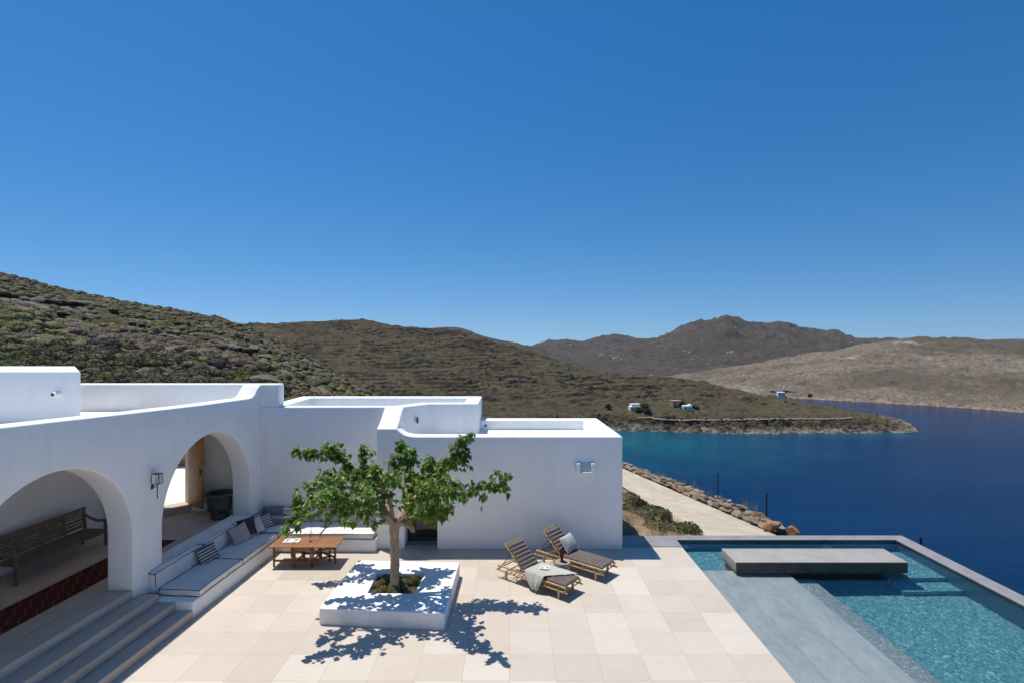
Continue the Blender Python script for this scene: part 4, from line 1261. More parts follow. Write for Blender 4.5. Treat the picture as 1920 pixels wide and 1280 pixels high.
for pts, r0, kd in BR:
    c = curve([Tp(*p) for p in pts], 7)
    n = len(c)
    tk.tube(c, [r0 * .8 * (1 - .86 * (i / (n - 1)) ** .7) + .004 for i in range(n)], 8)
    Lc = [0]
    for i in range(1, n): Lc.append(Lc[-1] + (c[i] - c[i - 1]).length)
    tot = Lc[-1]
    s0 = .30 * tot if r0 > .05 else .08 * tot
    if kd == 2: s0 = .3 * tot
    s = s0
    while s < tot:
        i = max(j for j in range(n) if Lc[j] <= s); i = min(i, n - 2)
        p = c[i].lerp(c[i + 1], (s - Lc[i]) / max(1e-6, Lc[i + 1] - Lc[i]))
        ax = (c[i + 1] - c[i]).normalized()
        tl = rl.uniform(.10, .40) * (1.0 if s < tot * .85 else .6)
        td = (ax * rl.uniform(.1, .8) + rvec() * 1.0 + Vector((0, 0, .22))).normalized()
        q = p + td * tl
        if tl > .14: tk.tube([p, p.lerp(q, .5) + Vector((0, 0, .015)), q], [.007, .005, .003], 4, cap=False)
        for k_ in range(rl.randint(6, 10)):
            b = p.lerp(q, rl.uniform(.25, 1.08))
            ld = (td * .35 + rvec() * .7 + Vector((0, 0, -.6)))
            add_leaf(b + rvec() * .035, ld, rl.uniform(.075, .155))
        s += rl.uniform(.023, .049) * (2.6 if kd == 2 else 1)
stub = curve([Tp(915, 750, 12.5), Tp(960, 752, 12.35), Tp(1005, 770, 12.3), Tp(1030, 800, 12.28), Tp(1034, 818, 12.27)], 6)
tk.tube(stub, [.085 - .045 * i / (len(stub) - 1) + .006 * math.sin(i * 2.1) for i in range(len(stub))], 10)
tk.build('trunk', M['bark'], tree, smooth=True)
cr = MB(); cr.v = [tuple(v) for v in leafv]; cr.f = leaff; cr.mi = [0] * len(leaff)
cr.build('crown', M['leaf'], tree)

# ------------------------------------------------------------------ cushions and pillows
def cushion(name, lx, ly, lz, mat, pip, label, cat, loc, rot=(0, 0, 0), seed=0, sag=.012, group=None, tuft=0):
    """boxy upholstered cushion, puffed faces, dark piping along its edges; base centre at origin"""
    root = thing(name, label, cat, loc, 0, group)
    root.rotation_euler = rot
    bm = bmesh.new()
    bmesh.ops.create_cube(bm, size=1)
    bmesh.ops.subdivide_edges(bm, edges=bm.edges[:], cuts=11, use_grid_fill=True)
    for v in bm.verts:
        x, y, z = v.co * 2
        puff = (1 - abs(x) ** 3) * (1 - abs(y) ** 3)
        zz = z * lz / 2 * (.86 + .24 * puff)
        if tuft and z > 0: zz -= .02 * max(0, math.cos(x * math.pi * tuft)) ** 6 * (1 - abs(y) ** 4)
        w_ = .030 * nz(x * 2.4 + seed, y * 2.4, seed) + .014 * nz(x * 8 + seed, y * 8, seed + 3)
        px = x * lx / 2 * (1 + .012 * (1 - abs(z)) ) + .026 * nz(y * 3 + seed, z * 2, seed + 5)
        py = y * ly / 2 * (1 + .012 * (1 - abs(z)) ) + .022 * nz(x * 4 + seed, z * 2, seed + 7)
        v.co = (px, py, zz + lz / 2 + w_)
    me = bpy.data.meshes.new('cover'); bm.to_mesh(me); bm.free()
    me.materials.append(mat)
    me.polygons.foreach_set('use_smooth', [True] * len(me.polygons))
    try: me.set_sharp_from_angle(angle=R(60))
    except Exception: pass
    o = bpy.data.objects.new('cover', me); COL.objects.link(o); o.parent = root
    pb = MB()
    for zt in (0, 1):
        pts = []
        for k_ in range(49):
            t = k_ / 48 * 4; e_ = int(t) % 4; f_ = t - int(t)
            x, y = [(-1 + 2 * f_, -1), (1, -1 + 2 * f_), (1 - 2 * f_, 1), (-1, 1 - 2 * f_)][e_]
            z = 1 if zt else -1
            w_ = .030 * nz(x * 2.4 + seed, y * 2.4, seed) + .014 * nz(x * 8 + seed, y * 8, seed + 3)
            px = x * lx / 2 + .026 * nz(y * 3 + seed, z * 2, seed + 5); py = y * ly / 2 + .022 * nz(x * 4 + seed, z * 2, seed + 7)
            pts.append((px * 1.003, py * 1.003, z * lz / 2 * .86 + lz / 2 + w_))
        pb.tube(pts, .0085, 5)
    for sx in (-1, 1):
        for sy in (-1, 1):
            pb.tube([(sx * lx / 2, sy * ly / 2, .02), (sx * lx / 2 * 1.003, sy * ly / 2 * 1.003, lz * .95)], .0075, 5)
    pb.build('piping', pip, root, smooth=True)
    return root

WA = -math.atan(.062)                                 # wing direction, as a turn about Z
def wing_pt(s, off, z): return (WX(s) + off, s, z)
G1 = 'cushions on the built in bench'
for i, (s0, s1, lb) in enumerate(((12.06, 13.78, 'cream bench mattress with dark piping nearest the steps'), (13.81, 15.62, 'cream bench mattress with dark piping in the middle of the long bench'))):
    cushion('seat_cushion', .93, s1 - s0, .155, M['canvas'], M['piping'], lb, 'cushion', wing_pt((s0 + s1) / 2, .20 + .475, .362), (0, 0, WA), 3 + i, group=G1)
for i, (s0, s1, lb) in enumerate(((12.04, 13.75, 'long cream back cushion leaning below the second arch nearest the steps'), (13.77, 15.25, 'long cream back cushion in the middle below the second arch'), (15.27, 16.62, 'cream back cushion at the far end below the second arch, by the corner'))):
    cushion('back_cushion', .18, s1 - s0, .50, M['canvas'], M['piping'], lb, 'cushion', wing_pt((s0 + s1) / 2, .105, .40), (0, R(-4), WA), 13 + i, group=G1)
for i, (x0, x1, lb) in enumerate(((-7.45, -6.30, 'cream corner seat mattress under the grey pillows'), (-6.27, -5.45, 'cream seat mattress on the back bench behind the wooden table'), (-5.42, -3.92, 'puffy sunlit cream seat mattress at the right end of the back bench'))):
    y0 = 15.64 if i == 0 else 15.54
    cushion('seat_cushion', x1 - x0, 16.62 - y0, .16, M['canvas'], M['piping'], lb, 'cushion', ((x0 + x1) / 2, (y0 + 16.62) / 2, .364), (0, 0, 0), 23 + i, group=G1, tuft=1 if i == 2 else 0)
for i, (x0, x1, lb) in enumerate(((-7.40, -5.8, 'cream back cushion against the recessed wall in the corner'), (-5.77, -3.95, 'cream back cushion against the recessed wall, right end'))):
    cushion('back_cushion', x1 - x0, .17, .46, M['canvas'], M['piping'], lb, 'cushion', ((x0 + x1) / 2, 16.75, .42), (R(4), 0, 0), 33 + i, group=G1)

def pillow(label, w_, h_, mat, centre, face, roll=0.0, thick=.16, pip=None, seed=0, group='scatter pillows on the bench'):
    """square scatter pillow, pinched corners; faces along 'face'"""
    root = thing('pillow', label, 'pillow', centre, 0, group)
    w_ *= 1.13; h_ *= 1.13; thick *= 1.3
    z = Vector(face).normalized(); up = Vector((0, 0, 1)); y = (up - z * up.dot(z)).normalized(); x = y.cross(z)
    Mx = Matrix((x, y, z)).transposed().to_4x4() @ Matrix.Rotation(roll, 4, 'Z')
    root.rotation_euler = Mx.to_euler()
    n = 15
    mb = MB()
    for sg in (1, -1):
        P = []
        for j in range(n):
            for i in range(n):
                a, b = -1 + 2 * i / (n - 1), -1 + 2 * j / (n - 1)
                t_ = (max(0, 1 - a * a) * max(0, 1 - b * b)) ** .42
                pin = 1 - .07 * (1 - a * a) * (abs(b) ** 3) ; pin2 = 1 - .07 * (1 - b * b) * (abs(a) ** 3)
                P.append((a * w_ / 2 * pin2, b * h_ / 2 * pin, sg * (t_ * thick / 2 + .010 * nz(a * 2.5 + seed, b * 2.5, seed) * t_)))
        mb.grid(P, n, n)
    o = mb.build('cover', mat, root, smooth=True)
    if pip:
        pb = MB(); pts = []
        for k_ in range(41):
            t = k_ / 40 * 4; e_ = int(t) % 4; f_ = t - int(t)
            a, b = [(-1 + 2 * f_, -1), (1, -1 + 2 * f_), (1 - 2 * f_, 1), (-1, 1 - 2 * f_)][e_]
            pin = 1 - .07 * (1 - a * a) * (abs(b) ** 3); pin2 = 1 - .07 * (1 - b * b) * (abs(a) ** 3)
            pts.append((a * w_ / 2 * pin2, b * h_ / 2 * pin, 0))
        pb.tube(pts, .007, 5); pb.build('piping', pip, root, smooth=True)
    return root
pillow('dark and cream striped pillow alone on the nearest bench mattress', .52, .36, M['navy_stripe'], PY(389, 1037, 13.62), (.93, -.28, .52), .06, .15, M['piping'], 1)
pillow('plain taupe linen pillow in the middle of the long bench', .50, .48, M['linen'], PY(450, 1001, 14.9), (.86, -.45, .45), .16, .16, M['piping'], 2)
pillow('charcoal pillow squeezed behind the pale linen pillow', .46, .44, M['charcoal_cloth'], PY(463, 987, 15.28), (.80, -.55, .35), .05, .14, None, 3)
pillow('pale linen pillow with dark piping beside the charcoal pillow', .46, .42, M['linen_pale'], PY(477, 986, 15.55), (.72, -.60, .5), .2, .16, M['piping'], 4)
pillow('brown and cream striped pillow near the bench corner', .46, .36, M['brown_stripe'], PY(494, 977, 16.0), (.75, -.6, .5), .1, .14, M['piping'], 5)
pillow('plain grey pillow standing in the bench corner', .50, .40, M['grey_cloth'], PY(511, 963, 16.5), (.25, -.9, .4), -.05, .15, M['piping'], 6)
pillow('grey pillow with a pale band lying in front in the bench corner', .50, .30, M['grey_stripe'], PY(517, 974, 16.3), (.25, -.75, .65), -.06, .15, M['piping'], 7)

# ------------------------------------------------------------------ gate-leg table, book, vase
tb = thing('wooden_table', 'reddish brown drop leaf wooden table in front of the corner bench', 'table', (-5.53, 14.82, 0))
HT = .56
mb = MB(); mb.box(-.27, .27, -.40, .40, HT - .028, HT); mb.build('tabletop', M['teak'], tb, bevel=.006)
for x0, x1 in ((-.90, -.273), (.273, .90)):
    mb = MB(); mb.box(x0, x1, -.40, .40, HT - .026, HT - .002); mb.build('drop_leaf', M['teak'], tb, bevel=.006)
for x in (-.235, .19):
    for y in (-.36, .315):
        mb = MB(); mb.box(x, x + .045, y, y + .045, 0, HT - .03); mb.build('leg', M['teak_leg'], tb, bevel=.005)
mb = MB(); mb.box(-.19, .19, -.352, -.328, HT - .13, HT - .03); mb.box(-.19, .19, .328, .352, HT - .13, HT - .03); mb.box(-.226, -.204, -.315, .315, HT - .13, HT - .03); mb.box(.204, .226, -.315, .315, HT - .13, HT - .03); ap = mb.build('apron', M['teak'], tb, bevel=.003)
mb = MB(); mb.tube([(0, -.353, HT - .08), (0, -.375, HT - .08)], .012, 10); mb.build('knob', M['teak_leg'], ap)
mb = MB(); mb.box(-.19, .19, -.352, -.325, .08, .15); mb.box(-.19, .19, .325, .352, .08, .15); mb.box(-.226, -.204, -.315, .315, .08, .13); mb.box(.204, .226, -.315, .315, .08, .13); mb.build('stretcher', M['teak_leg'], tb)
def gate(x_in, x_out, y_in, y_out):
    g = MB()
    a, b = Vector((x_in, y_in, 0)), Vector((x_out, y_out, 0)); dv = (b - a); ang = math.atan2(dv.y, dv.x); L = dv.length
    Mx = Matrix.Translation(a) @ Matrix.Rotation(ang, 4, 'Z')
    g.box(0, .04, -.02, .02, .0, HT - .03, Mx); g.box(L - .042, L, -.021, .021, 0, HT - .03, Mx)
    g.box(.04, L - .042, -.013, .013, .36, .41, Mx); g.box(.04, L - .042, -.013, .013, .14, .19, Mx)
    g.build('gate_leg', M['teak_leg'], tb, bevel=.003)
gate(-.25, -.80, -.33, -.30); gate(.26, .80, .30, -.10); gate(-.25, -.60, .36, .37); gate(.26, .62, -.34, .02)
def open_book(label, w_, h_, loc, rz, tilt=0.0):
    bk = thing('open_book', label, 'book', loc, rz)
    bk.rotation_euler = (0, tilt, rz)
    mb = MB(); P = []
    n = 17
    for y in (-h_ / 2, h_ / 2):
        for i in range(n):
            a = -1 + 2 * i / (n - 1)
            P.append((a * w_ / 2, y, .006 + .020 * (abs(a) * (1 - abs(a)) * 2.6) + .004))
    top = list(P); bot = [(x, y, .0) for x, y, z in P]
    mb.add(top + bot, [(i, i + 1, n + i + 1, n + i) for i in range(n - 1)] + [(2 * n + i, i, i + 1, 2 * n + i + 1)[::-1] for i in range(n - 1)] + [(n + i, 3 * n + i, 3 * n + i + 1, n + i + 1) for i in range(n - 1)] + [(0, n, 3 * n, 2 * n), (n - 1, 2 * n + n - 1, 3 * n + n - 1, n + n - 1)])
    mb.build('pages', M['paper'], bk)
    ink = MB()
    rr = random.Random(int(w_ * 1000))
    def zt(x): a = abs(x) / (w_ / 2); return .006 + .020 * (a * (1 - a) * 2.6) + .006
    for sgn in (-1, 1):
        for b in range(7):
            cxp, cyp = sgn * w_ * rr.uniform(.13, .36), rr.uniform(-.28, .28) * h_
            r1, r2, an = rr.uniform(.012, .045) * w_ / .3, rr.uniform(.006, .016) * w_ / .3, rr.uniform(0, 3.1)
            pts = []
            for q in range(9):
                t = 2 * math.pi * q / 9; f_ = rr.uniform(.6, 1.2)
                x, y = r1 * f_ * math.cos(t), r2 * f_ * math.sin(t)
                X_ = cxp + x * math.cos(an) - y * math.sin(an); Y_ = cyp + x * math.sin(an) + y * math.cos(an)
                pts.append((X_, Y_, zt(X_) + .0012))
            ink.add(pts, [tuple(range(9))])
    ink.build('illustration', M['print_ink'], bk)
    return bk
open_book('open white illustrated book lying on the wooden table', .42, .28, (-5.97, 14.86, HT), .06)
vs_ = thing('glass_vase', 'small clear glass bottle vase with thin twigs on the wooden table', 'vase', (-5.46, 14.84, HT))
mb = MB(); mb.lathe([(.03, 0), (.052, .01), (.056, .05), (.045, .085), (.018, .11), (.016, .15), (.02, .16), (.012, .155), (.012, .11), (.040, .08), (.05, .045), (.045, .014), (.01, .012)], 20); mb.build('bottle', M['glass'], vs_, smooth=True)
mb = MB()
rr = random.Random(4)
for i in range(9):
    a, l = rr.uniform(0, 6.28), rr.uniform(.12, .26)
    mb.tube([(0, 0, .1), (.012 * math.cos(a), .012 * math.sin(a), .16), (l * .35 * math.cos(a), l * .35 * math.sin(a), .16 + l)], [.0025, .002, .0015], 4)
mb.build('twigs', M['strap'], vs_)

# ------------------------------------------------------------------ sun loungers
LA = math.atan2(-.64, .77)
L1 = Vector((-.11, 14.15, 0)); L2 = L1 + Vector((1.02, .985, 0))
lg = thing('sun_lounger', 'bamboo sun lounger draped with a pale throw, nearer the planter', 'sun lounger', L1, LA, 'bamboo sun loungers')
mb = MB(); rb = random.Random(2)
def pole(mb, a, b, r=.02):
    a, b = Vector(a), Vector(b); n = max(3, int((b - a).length / .16))
    pts, rad = [], []
    for i in range(n + 1):
        for dlt, rr_ in ((-.006, 1.0), (0, 1.16), (.006, 1.0)):
            t = min(1, max(0, i / n + dlt)); p = a.lerp(b, t)
            if pts and (p - pts[-1]).length < 1e-4: continue
            pts.append(p); rad.append(r * rr_)
    mb.tube(pts, rad, 9)
for y in (-.33, .33):
    pole(mb, (-.06, y, .19), (2.12, y, .19), .019); pole(mb, (.0, y * .94, .295), (2.08, y * .94, .295), .023)
for x in (.03, .30, .55, .80, 1.15, 1.5, 1.86, 2.05):
    pole(mb, (x, -.37, .225), (x, .37, .225), .014)
for x in (.06, .42, 1.0, 1.6, 2.03):
    for y in (-.325, .325): mb.tube([(x, y, .19), (x, y * .95, .30)], .013, 7)
for x in (.02, .36, .70, 1.1, 1.5, 1.98): pole(mb, (x, -.34, .272), (x, .34, .272), .013)
mb.build('frame', M['bamboo'], lg, smooth=True)
for x in (.25, 1.86):
    for y in (-.30, .30):
        mb = MB(); mb.tube([(x, y, 0), (x, y, .20)], .033, 12); mb.build('leg', M['bamboo'], lg, smooth='auto')
bt = Matrix.Translation((.80, 0, .335)) @ Matrix.Rotation(R(180), 4, 'Z') @ Matrix.Rotation(R(-43), 4, 'Y')
mb = MB()
for y in (-.30, .30):
    a, b = bt @ Vector((0, y, 0)), bt @ Vector((.80, y, 0)); pole(mb, a, b, .018)
for x in (.74, .79, .45, .15):
    a, b = bt @ Vector((x, -.33, 0)), bt @ Vector((x, .33, 0)); pole(mb, a, b, .016 if x > .7 else .011)
mb.build('backrest_frame', M['bamboo'], lg, smooth=True)
mb = MB()
for y in (-.29, .29):
    a = bt @ Vector((.70, y, -.02)); mb.tube([a, (.10, y, .30)], .011, 6)
for y in (-.2, -.1, 0, .1, .2):
    mb.tube([bt @ Vector((.72, y, .03)), bt @ Vector((.745, y, .018))], .012, 6)
mb.build('strap', M['strap'], lg)
def ribbed(mb, Mx, length, width, ribs, th, m=0):
    P = []; nu = 15; nvv = int(ribs * 8) + 1
    for j in range(nvv):
        x = length * j / (nvv - 1)
        f_ = abs(math.sin(math.pi * ribs * x / length)) ** .55
        for i in range(nu):
            a = -1 + 2 * i / (nu - 1); ed = (1 - abs(a) ** 8) ** .5
            P.append(Mx @ Vector((x + .006 * nz(a * 3, j * .3, 5), a * width / 2, .012 + (th * (.62 + .38 * f_)) * (.35 + .65 * ed) + .006 * nz(a * 4, x * 12, 6))))
    B = []
    for j in range(nvv):
        x = length * j / (nvv - 1)
        for i in range(nu):
            a = -1 + 2 * i / (nu - 1); B.append(Mx @ Vector((x, a * width / 2, .0)))
    mb.grid(P, nu, nvv, m)
    n0 = len(mb.v) - len(P)
    mb.grid(B, nu, nvv, m)
    n1 = len(mb.v) - len(B)
    ring_ = [i for i in range(nu)] + [j * nu + nu - 1 for j in range(1, nvv)] + [(nvv - 1) * nu + i for i in range(nu - 2, -1, -1)] + [j * nu for j in range(nvv - 2, 0, -1)]
    for q in range(len(ring_)):
        a, b = ring_[q], ring_[(q + 1) % len(ring_)]
        mb.f.append((n0 + a, n0 + b, n1 + b, n1 + a)); mb.mi.append(m)
mb = MB(); ribbed(mb, Matrix.Translation((.80, 0, .318)), 1.25, .60, 13, .075); mb.build('seat_cushion', M['lounger_cloth'], lg, smooth=True)
mb = MB(); ribbed(mb, bt @ Matrix.Translation((.0, 0, .012)), .72, .58, 7, .085); mb.build('back_cushion', M['lounger_cloth'], lg, smooth=True)
dup(lg, L2, (0, 0, LA), 'bamboo sun lounger with a patterned pillow, nearer the white wall')

ML = Matrix.Translation(L1) @ Matrix.Rotation(LA, 4, 'Z')
th = thing('throw_blanket', 'pale grey green throw draped over the nearer lounger', 'blanket', L1, LA)
mb = MB()
A, B_, D, C_ = Vector((.86, -.325, .405)), Vector((.92, .31, .41)), Vector((2.02, .31, .41)), Vector((1.46, -.325, .405))
E1, E2 = Vector((1.16, -.44, .07)), Vector((1.36, -.45, .06))
P = []
nu, n1, n2 = 22, 12, 10
for j in range(n1 + n2):
    for i in range(nu):
        a = i / (nu - 1)
        if j < n1:
            b = 1 - j / (n1 - 1)
            p = (A * (1 - a) + C_ * a) * (1 - b) + (B_ * (1 - a) + D * a) * b
            p = p + Vector((0, 0, .010 + .010 * nz(a * 6, b * 4, 8) + .008 * math.sin((p.x) * 34) * .5))
        else:
            b = (j - n1 + 1) / n2
            p = (A * (1 - a) + C_ * a) * (1 - b) + (E1 * (1 - a) + E2 * a) * b
            p = p + Vector((0, -.03 * math.sin(b * math.pi) + .028 * math.sin(a * 15) * b, .012 * (1 - b)))
        P.append(p)
mb.grid(P, nu, n1 + n2)
n_t = len(P)
mb.grid([Vector(p) - Vector((0, .004, .006)) for p in P], nu, n1 + n2)
mb.build('cloth', M['throw'], th, smooth=True)
eb = MB()
edge = [P[j * nu + nu - 1] for j in range(n1 + n2)] + [P[(n1 + n2 - 1) * nu + i] for i in range(nu - 1, -1, -1)]
eb.tube([p + Vector((0, -.003, .003)) for p in edge], .007, 5)
eb.build('border', M['throw_edge'], th, smooth=True)
p = ML @ Vector((1.22, .03, .43))
open_book('open magazine with dark pictures lying on the pale throw', .24, .16, p, LA + .45)
ctr = Matrix.Translation(L2) @ Matrix.Rotation(LA, 4, 'Z')
pc = ctr @ Vector((.84, .03, .60)); fd = ctr.to_3x3() @ Vector((.80, -.06, .62))
pillow('black and white patterned pillow on the lounger nearer the wall', .46, .38, M['herringbone'], pc, fd, .08, .17, M['paper'], 9, 'pillow on a lounger')
stp_ = thing('side_table', 'round grey stump side table between the two loungers', 'side table', (1.33, 13.84, 0))
mb = MB(); mb.lathe([(.185, 0), (.2, .012), (.2, .395), (.192, .41), (.17, .415), (.01, .415)], 36); mb.build('body', M['stump'], stp_, smooth='auto')
mb = MB(); mb.lathe([(.0855, .4152), (.0855, .4185), (.01, .4186)], 24); mb.build('coaster', M['strap'], stp_)
vz = thing('amber_vase', 'dark amber glass vase on the stump side table', 'vase', (1.31, 13.84, .419))
mb = MB(); mb.lathe([(.02, 0), (.032, .005), (.034, .03), (.045, .10), (.062, .20), (.066, .27), (.062, .27), (.056, .20), (.04, .10), (.028, .035), (.01, .03)], 20); mb.build('glass', M['amber'], vz, smooth=True)
mb = MB(); mb.lathe([(.022, .035), (.025, .04), (.028, .14), (.02, .16), (.005, .165)], 14); mb.build('candle', M['strap'], vz, smooth=True)

# ------------------------------------------------------------------ porch: bench, runner, pot, lamps
gb = thing('garden_bench', 'weathered dark wooden bench with curved arms on the porch', 'bench', (-10.95, 12.98, .72), -math.atan(.062))
LB = 1.24
def bbx(name, *a, bev=.006, mat='grey_wood'):
    mb = MB(); mb.box(*a); return mb.build(name, M[mat], gb, bevel=bev)
for y in (-LB, LB - .06):
    mb = MB(); mb.box(.30, .365, y, y + .06, 0, .60); mb.build('leg', M['grey_wood'], gb, bevel=.01)
    mb = MB()
    mb.add([(x, yy, z) for x, z in ((-.33, 0), (-.27, 0), (-.20, .42), (-.25, .94), (-.30, .94), (-.26, .42)) for yy in (y, y + .06)],
           [(0, 2, 4, 6, 8, 10), (11, 9, 7, 5, 3, 1)] + [(2 * i, 2 * i + 1, (2 * i + 3) % 12, (2 * i + 2) % 12) for i in range(6)])
    mb.build('leg', M['grey_wood'], gb, bevel=.008)
    mb = MB(); yc = y + .03
    cv = curve([Vector((-.25, yc, .80)), Vector((-.10, yc, .70)), Vector((.12, yc, .63)), Vector((.28, yc, .635)), Vector((.40, yc, .60))], 6)
    mb.tube(cv, [.030 + .014 * (i / len(cv)) for i in range(len(cv))], 8); mb.build('armrest', M['grey_wood'], gb, smooth=True)
mb = MB()
for i in range(6): mb.box(-.22 + i * .092, -.22 + i * .092 + .078, -LB + .061, LB - .061, .40, .428)
mb.box(.315, .35, -LB + .061, LB - .061, .33, .40)
mb.build('seat', M['grey_wood'], gb, bevel=.004)
mb = MB()
Mb = Matrix.Translation((-.225, 0, .42)) @ Matrix.Rotation(R(-6), 4, 'Y')
mb.box(-.03, .02, -LB - .03, LB + .03, .46, .55, Mb)
for z0, z1 in ((.05, .13), (.15, .20), (.225, .295), (.32, .37), (.385, .445)): mb.box(-.015, .012, -LB + .06, LB - .06, z0, z1, Mb)
for q in (-.6, 0, .6): mb.box(-.022, .018, q - .03, q + .03, .02, .46, Mb)
mb.build('backrest', M['grey_wood'], gb, bevel=.004)
mb = MB()
P = []
for j in range(40):
    s = 3.2 + (14.5 - 3.2) * j / 39
    for i in range(5): P.append((WX(s) - 1.02 - .9 * (1 - i / 4), s, .7245 + .003 * nz(s * 2, i * 1.3, 4)))
mb.grid(P, 5, 40)
tag(mb.build('carpet_runner', M['runner'], smooth=True), 'long dark red carpet runner along the porch floor', 'carpet')
pot = thing('clay_pot', 'large dark grey clay urn standing in the porch behind the second arch', 'urn', (-8.72, 16.3, .72))
mb = MB(); mb.lathe([(.21, 0), (.24, .02), (.25, .1), (.23, .16), (.29, .24), (.33, .4), (.33, .58), (.32, .66), (.38, .70), (.395, .74), (.385, .775), (.34, .77), (.30, .68), (.30, .45), (.05, .4)], 32); mb.build('body', M['pot_clay'], pot, smooth='auto')
for z, r in ((.56, .337), (.30, .315)):
    mb = MB(); mb.tube([(r * math.cos(t * .2), r * math.sin(t * .2), z + .012 * math.sin(t * 1.9)) for t in range(33)], .016, 6); mb.build('relief_band', M['pot_clay'], pot, smooth=True)

def lantern(label, loc, rz):
    """box lantern on a bracket: wall at local x=0, lantern sticks out along +x"""
    l = thing('wall_lantern', label, 'wall lantern', loc, rz, 'wall lanterns')
    mb = MB(); mb.box(-.01, .02, -.05, .05, -.14, -.02); mb.build('wall_plate', M['dark_metal'], l, bevel=.004)
    mb = MB(); mb.tube([(.015, 0, -.08), (.15, 0, -.08)], .012, 8); mb.tube([(.15, 0, -.42), (.15, 0, .02)], .013, 8); mb.build('bracket', M['dark_metal'], l)
    fr = MB(); a = .095
    for sx in (-1, 1):
        for sy in (-1, 1): fr.box(.15 + sx * a - .006, .15 + sx * a + .006, sy * a - .006, sy * a + .006, .02, .29)
    fr.box(.15 - a - .008, .15 + a + .008, -a - .008, a + .008, .008, .02)
    fr.box(.15 - a - .01, .15 + a + .01, -a - .01, a + .01, .29, .302)
    fr.build('frame', M['dark_metal'], l)
    g = MB(); g.box(.15 - a + .002, .15 + a - .002, -a + .002, a - .002, .022, .288); g.build('glass', M['glass'], l)
    b = MB(); b.lathe([(.012, .021), (.014, .07), (.022, .11), (.018, .15), (.004, .165)], 12, (.15, 0, 0)); b.build('bulb', M['white_metal'], l, smooth=True)
    l.scale = (.78, .78, .78)
    return l
s_ = 12.17
lantern('black box lantern on the pier between the two arches', (WX(s_), s_, 2.82), 0)
lantern('black box lantern half hidden by the tree on the back wall', (-3.42, 15.75, 2.22), R(-90))
sc_ = thing('wall_sconce', 'white bracket shaped wall light on the right end of the white wall', 'wall light', (2.17, 15.75, 2.24))
mb = MB(); mb.add([(x, y, z) for x in (-.178, .143) for y, z in ((-.20, .045), (-.19, .045), (-.015, .262), (-.025, .262))], [(0, 1, 2, 3), (7, 6, 5, 4), (0, 4, 5, 1), (1, 5, 6, 2), (2, 6, 7, 3), (3, 7, 4, 0)]); mb.build('glass_panel', M['lens'], sc_)  # panel tilted to catch the sun and coloured pale to look lit
mb = MB(); mb.box(-.27, -.18, -.24, .0, .02, .28); mb.box(.145, .235, -.24, .0, .02, .28); mb.box(-.18, .145, -.26, .0, .0, .04); mb.build('bracket', M['white_metal'], sc_, bevel=.004)

# ------------------------------------------------------------------ far houses, trees, boats
def far_house(name, label, p, w_, d_, h_, rz, mat, parts=True, upper=None, group=None):
    hs_ = thing(name, label, 'house', p, rz, group)
    mb = MB(); mb.box(-w_ / 2, w_ / 2, -d_ / 2, d_ / 2, -3, h_)
    if upper: mb.box(upper[0], upper[1], -d_ / 2 + 1, d_ / 2, h_ + .01, h_ + upper[2])
    mb.build('wall', mat, hs_)
    if parts:
        nw = max(2, int(w_ / 3))
        for i in range(nw):
            x = -w_ / 2 + w_ * (i + .5) / nw
            q = MB(); q.box(x - .5, x + .5, -d_ / 2 - .06, -d_ / 2 + .05, .9, 2.2); q.build('window', M['window_dark'], hs_)
        q = MB(); q.box(-w_ / 2 - .15, w_ / 2 + .15, -d_ / 2 - .15, d_ / 2 + .15, h_ + .003 if not upper else h_ - .2, h_ + .25 if not upper else h_ - .01); q.build('parapet', mat, hs_)
    return hs_
q = MID.hit(1190, 768); q.y += 2
far_house('villa', 'long white two storey villa on the terraced headland, left of the others', q, 9.6, 6, 2.8, .15, M['house_white'], upper=(-3.2, 4.6, 2.2))
q = MID.hit(1290, 768); q.y += 2
far_house('villa', 'small white cube house on the terraced headland, right of the ruin', q, 7.4, 6, 3.6, -.1, M['house_white'], upper=(1.2, 3.2, 1.0))
q = MID.hit(1268, 762); q.y += 3
far_house('stone_house', 'ochre stone house between the two white villas', q, 8, 6, 5.0, .25, M['house_ochre'])
q = FARH.hit(1463, 742); q.z = max(q.z, SEA + 1)
far_house('villa', 'pale house among dark trees at the head of the bay', q, 8, 7, 4.2, -.2, M['house_white'])
q = PZ(1497, 742, SEA + 1.5)
far_house('boat_house', 'tiny white beach house beside the bay head trees', q, 4.5, 4, 2.4, 0, M['house_white'], False)
tiny = [(1072, 647), (1083, 646), (1090, 648), (1098, 648), (1107, 649), (1116, 648), (1142, 658), (1127, 668), (1130, 667), (1152, 672), (1159, 673), (1165, 676), (1285, 660), (1292, 661), (1366, 662), (1374, 661)]
t0 = None
for i, (u, v) in enumerate(tiny):
    q = MTN.hit(u, v)
    if t0 is None:
        t0 = far_house('hill_house', 'tiny white house of the far village on the mountain slope', q, 9, 9, 6, 0, M['house_white'], False, group='far white houses on the mountain')
    else:
        s = random.uniform(.45, 1.0); dup(t0, q, (0, 0, random.uniform(-.5, .5)), None, (s * 1.2, s, s * .8))
q = MTN.hit(1165, 641)
ms = thing('radio_mast', 'thin radio mast on the skyline left of the mountain', 'mast', q)
mb = MB(); mb.tube([(0, 0, -4), (0, 0, 22)], [1.0, .35], 6); mb.build('pole', M['rim'], ms)
mb = MB(); mb.box(-1.5, 1.5, -.3, .3, 16, 16.6); mb.build('antenna', M['rim'], ms)
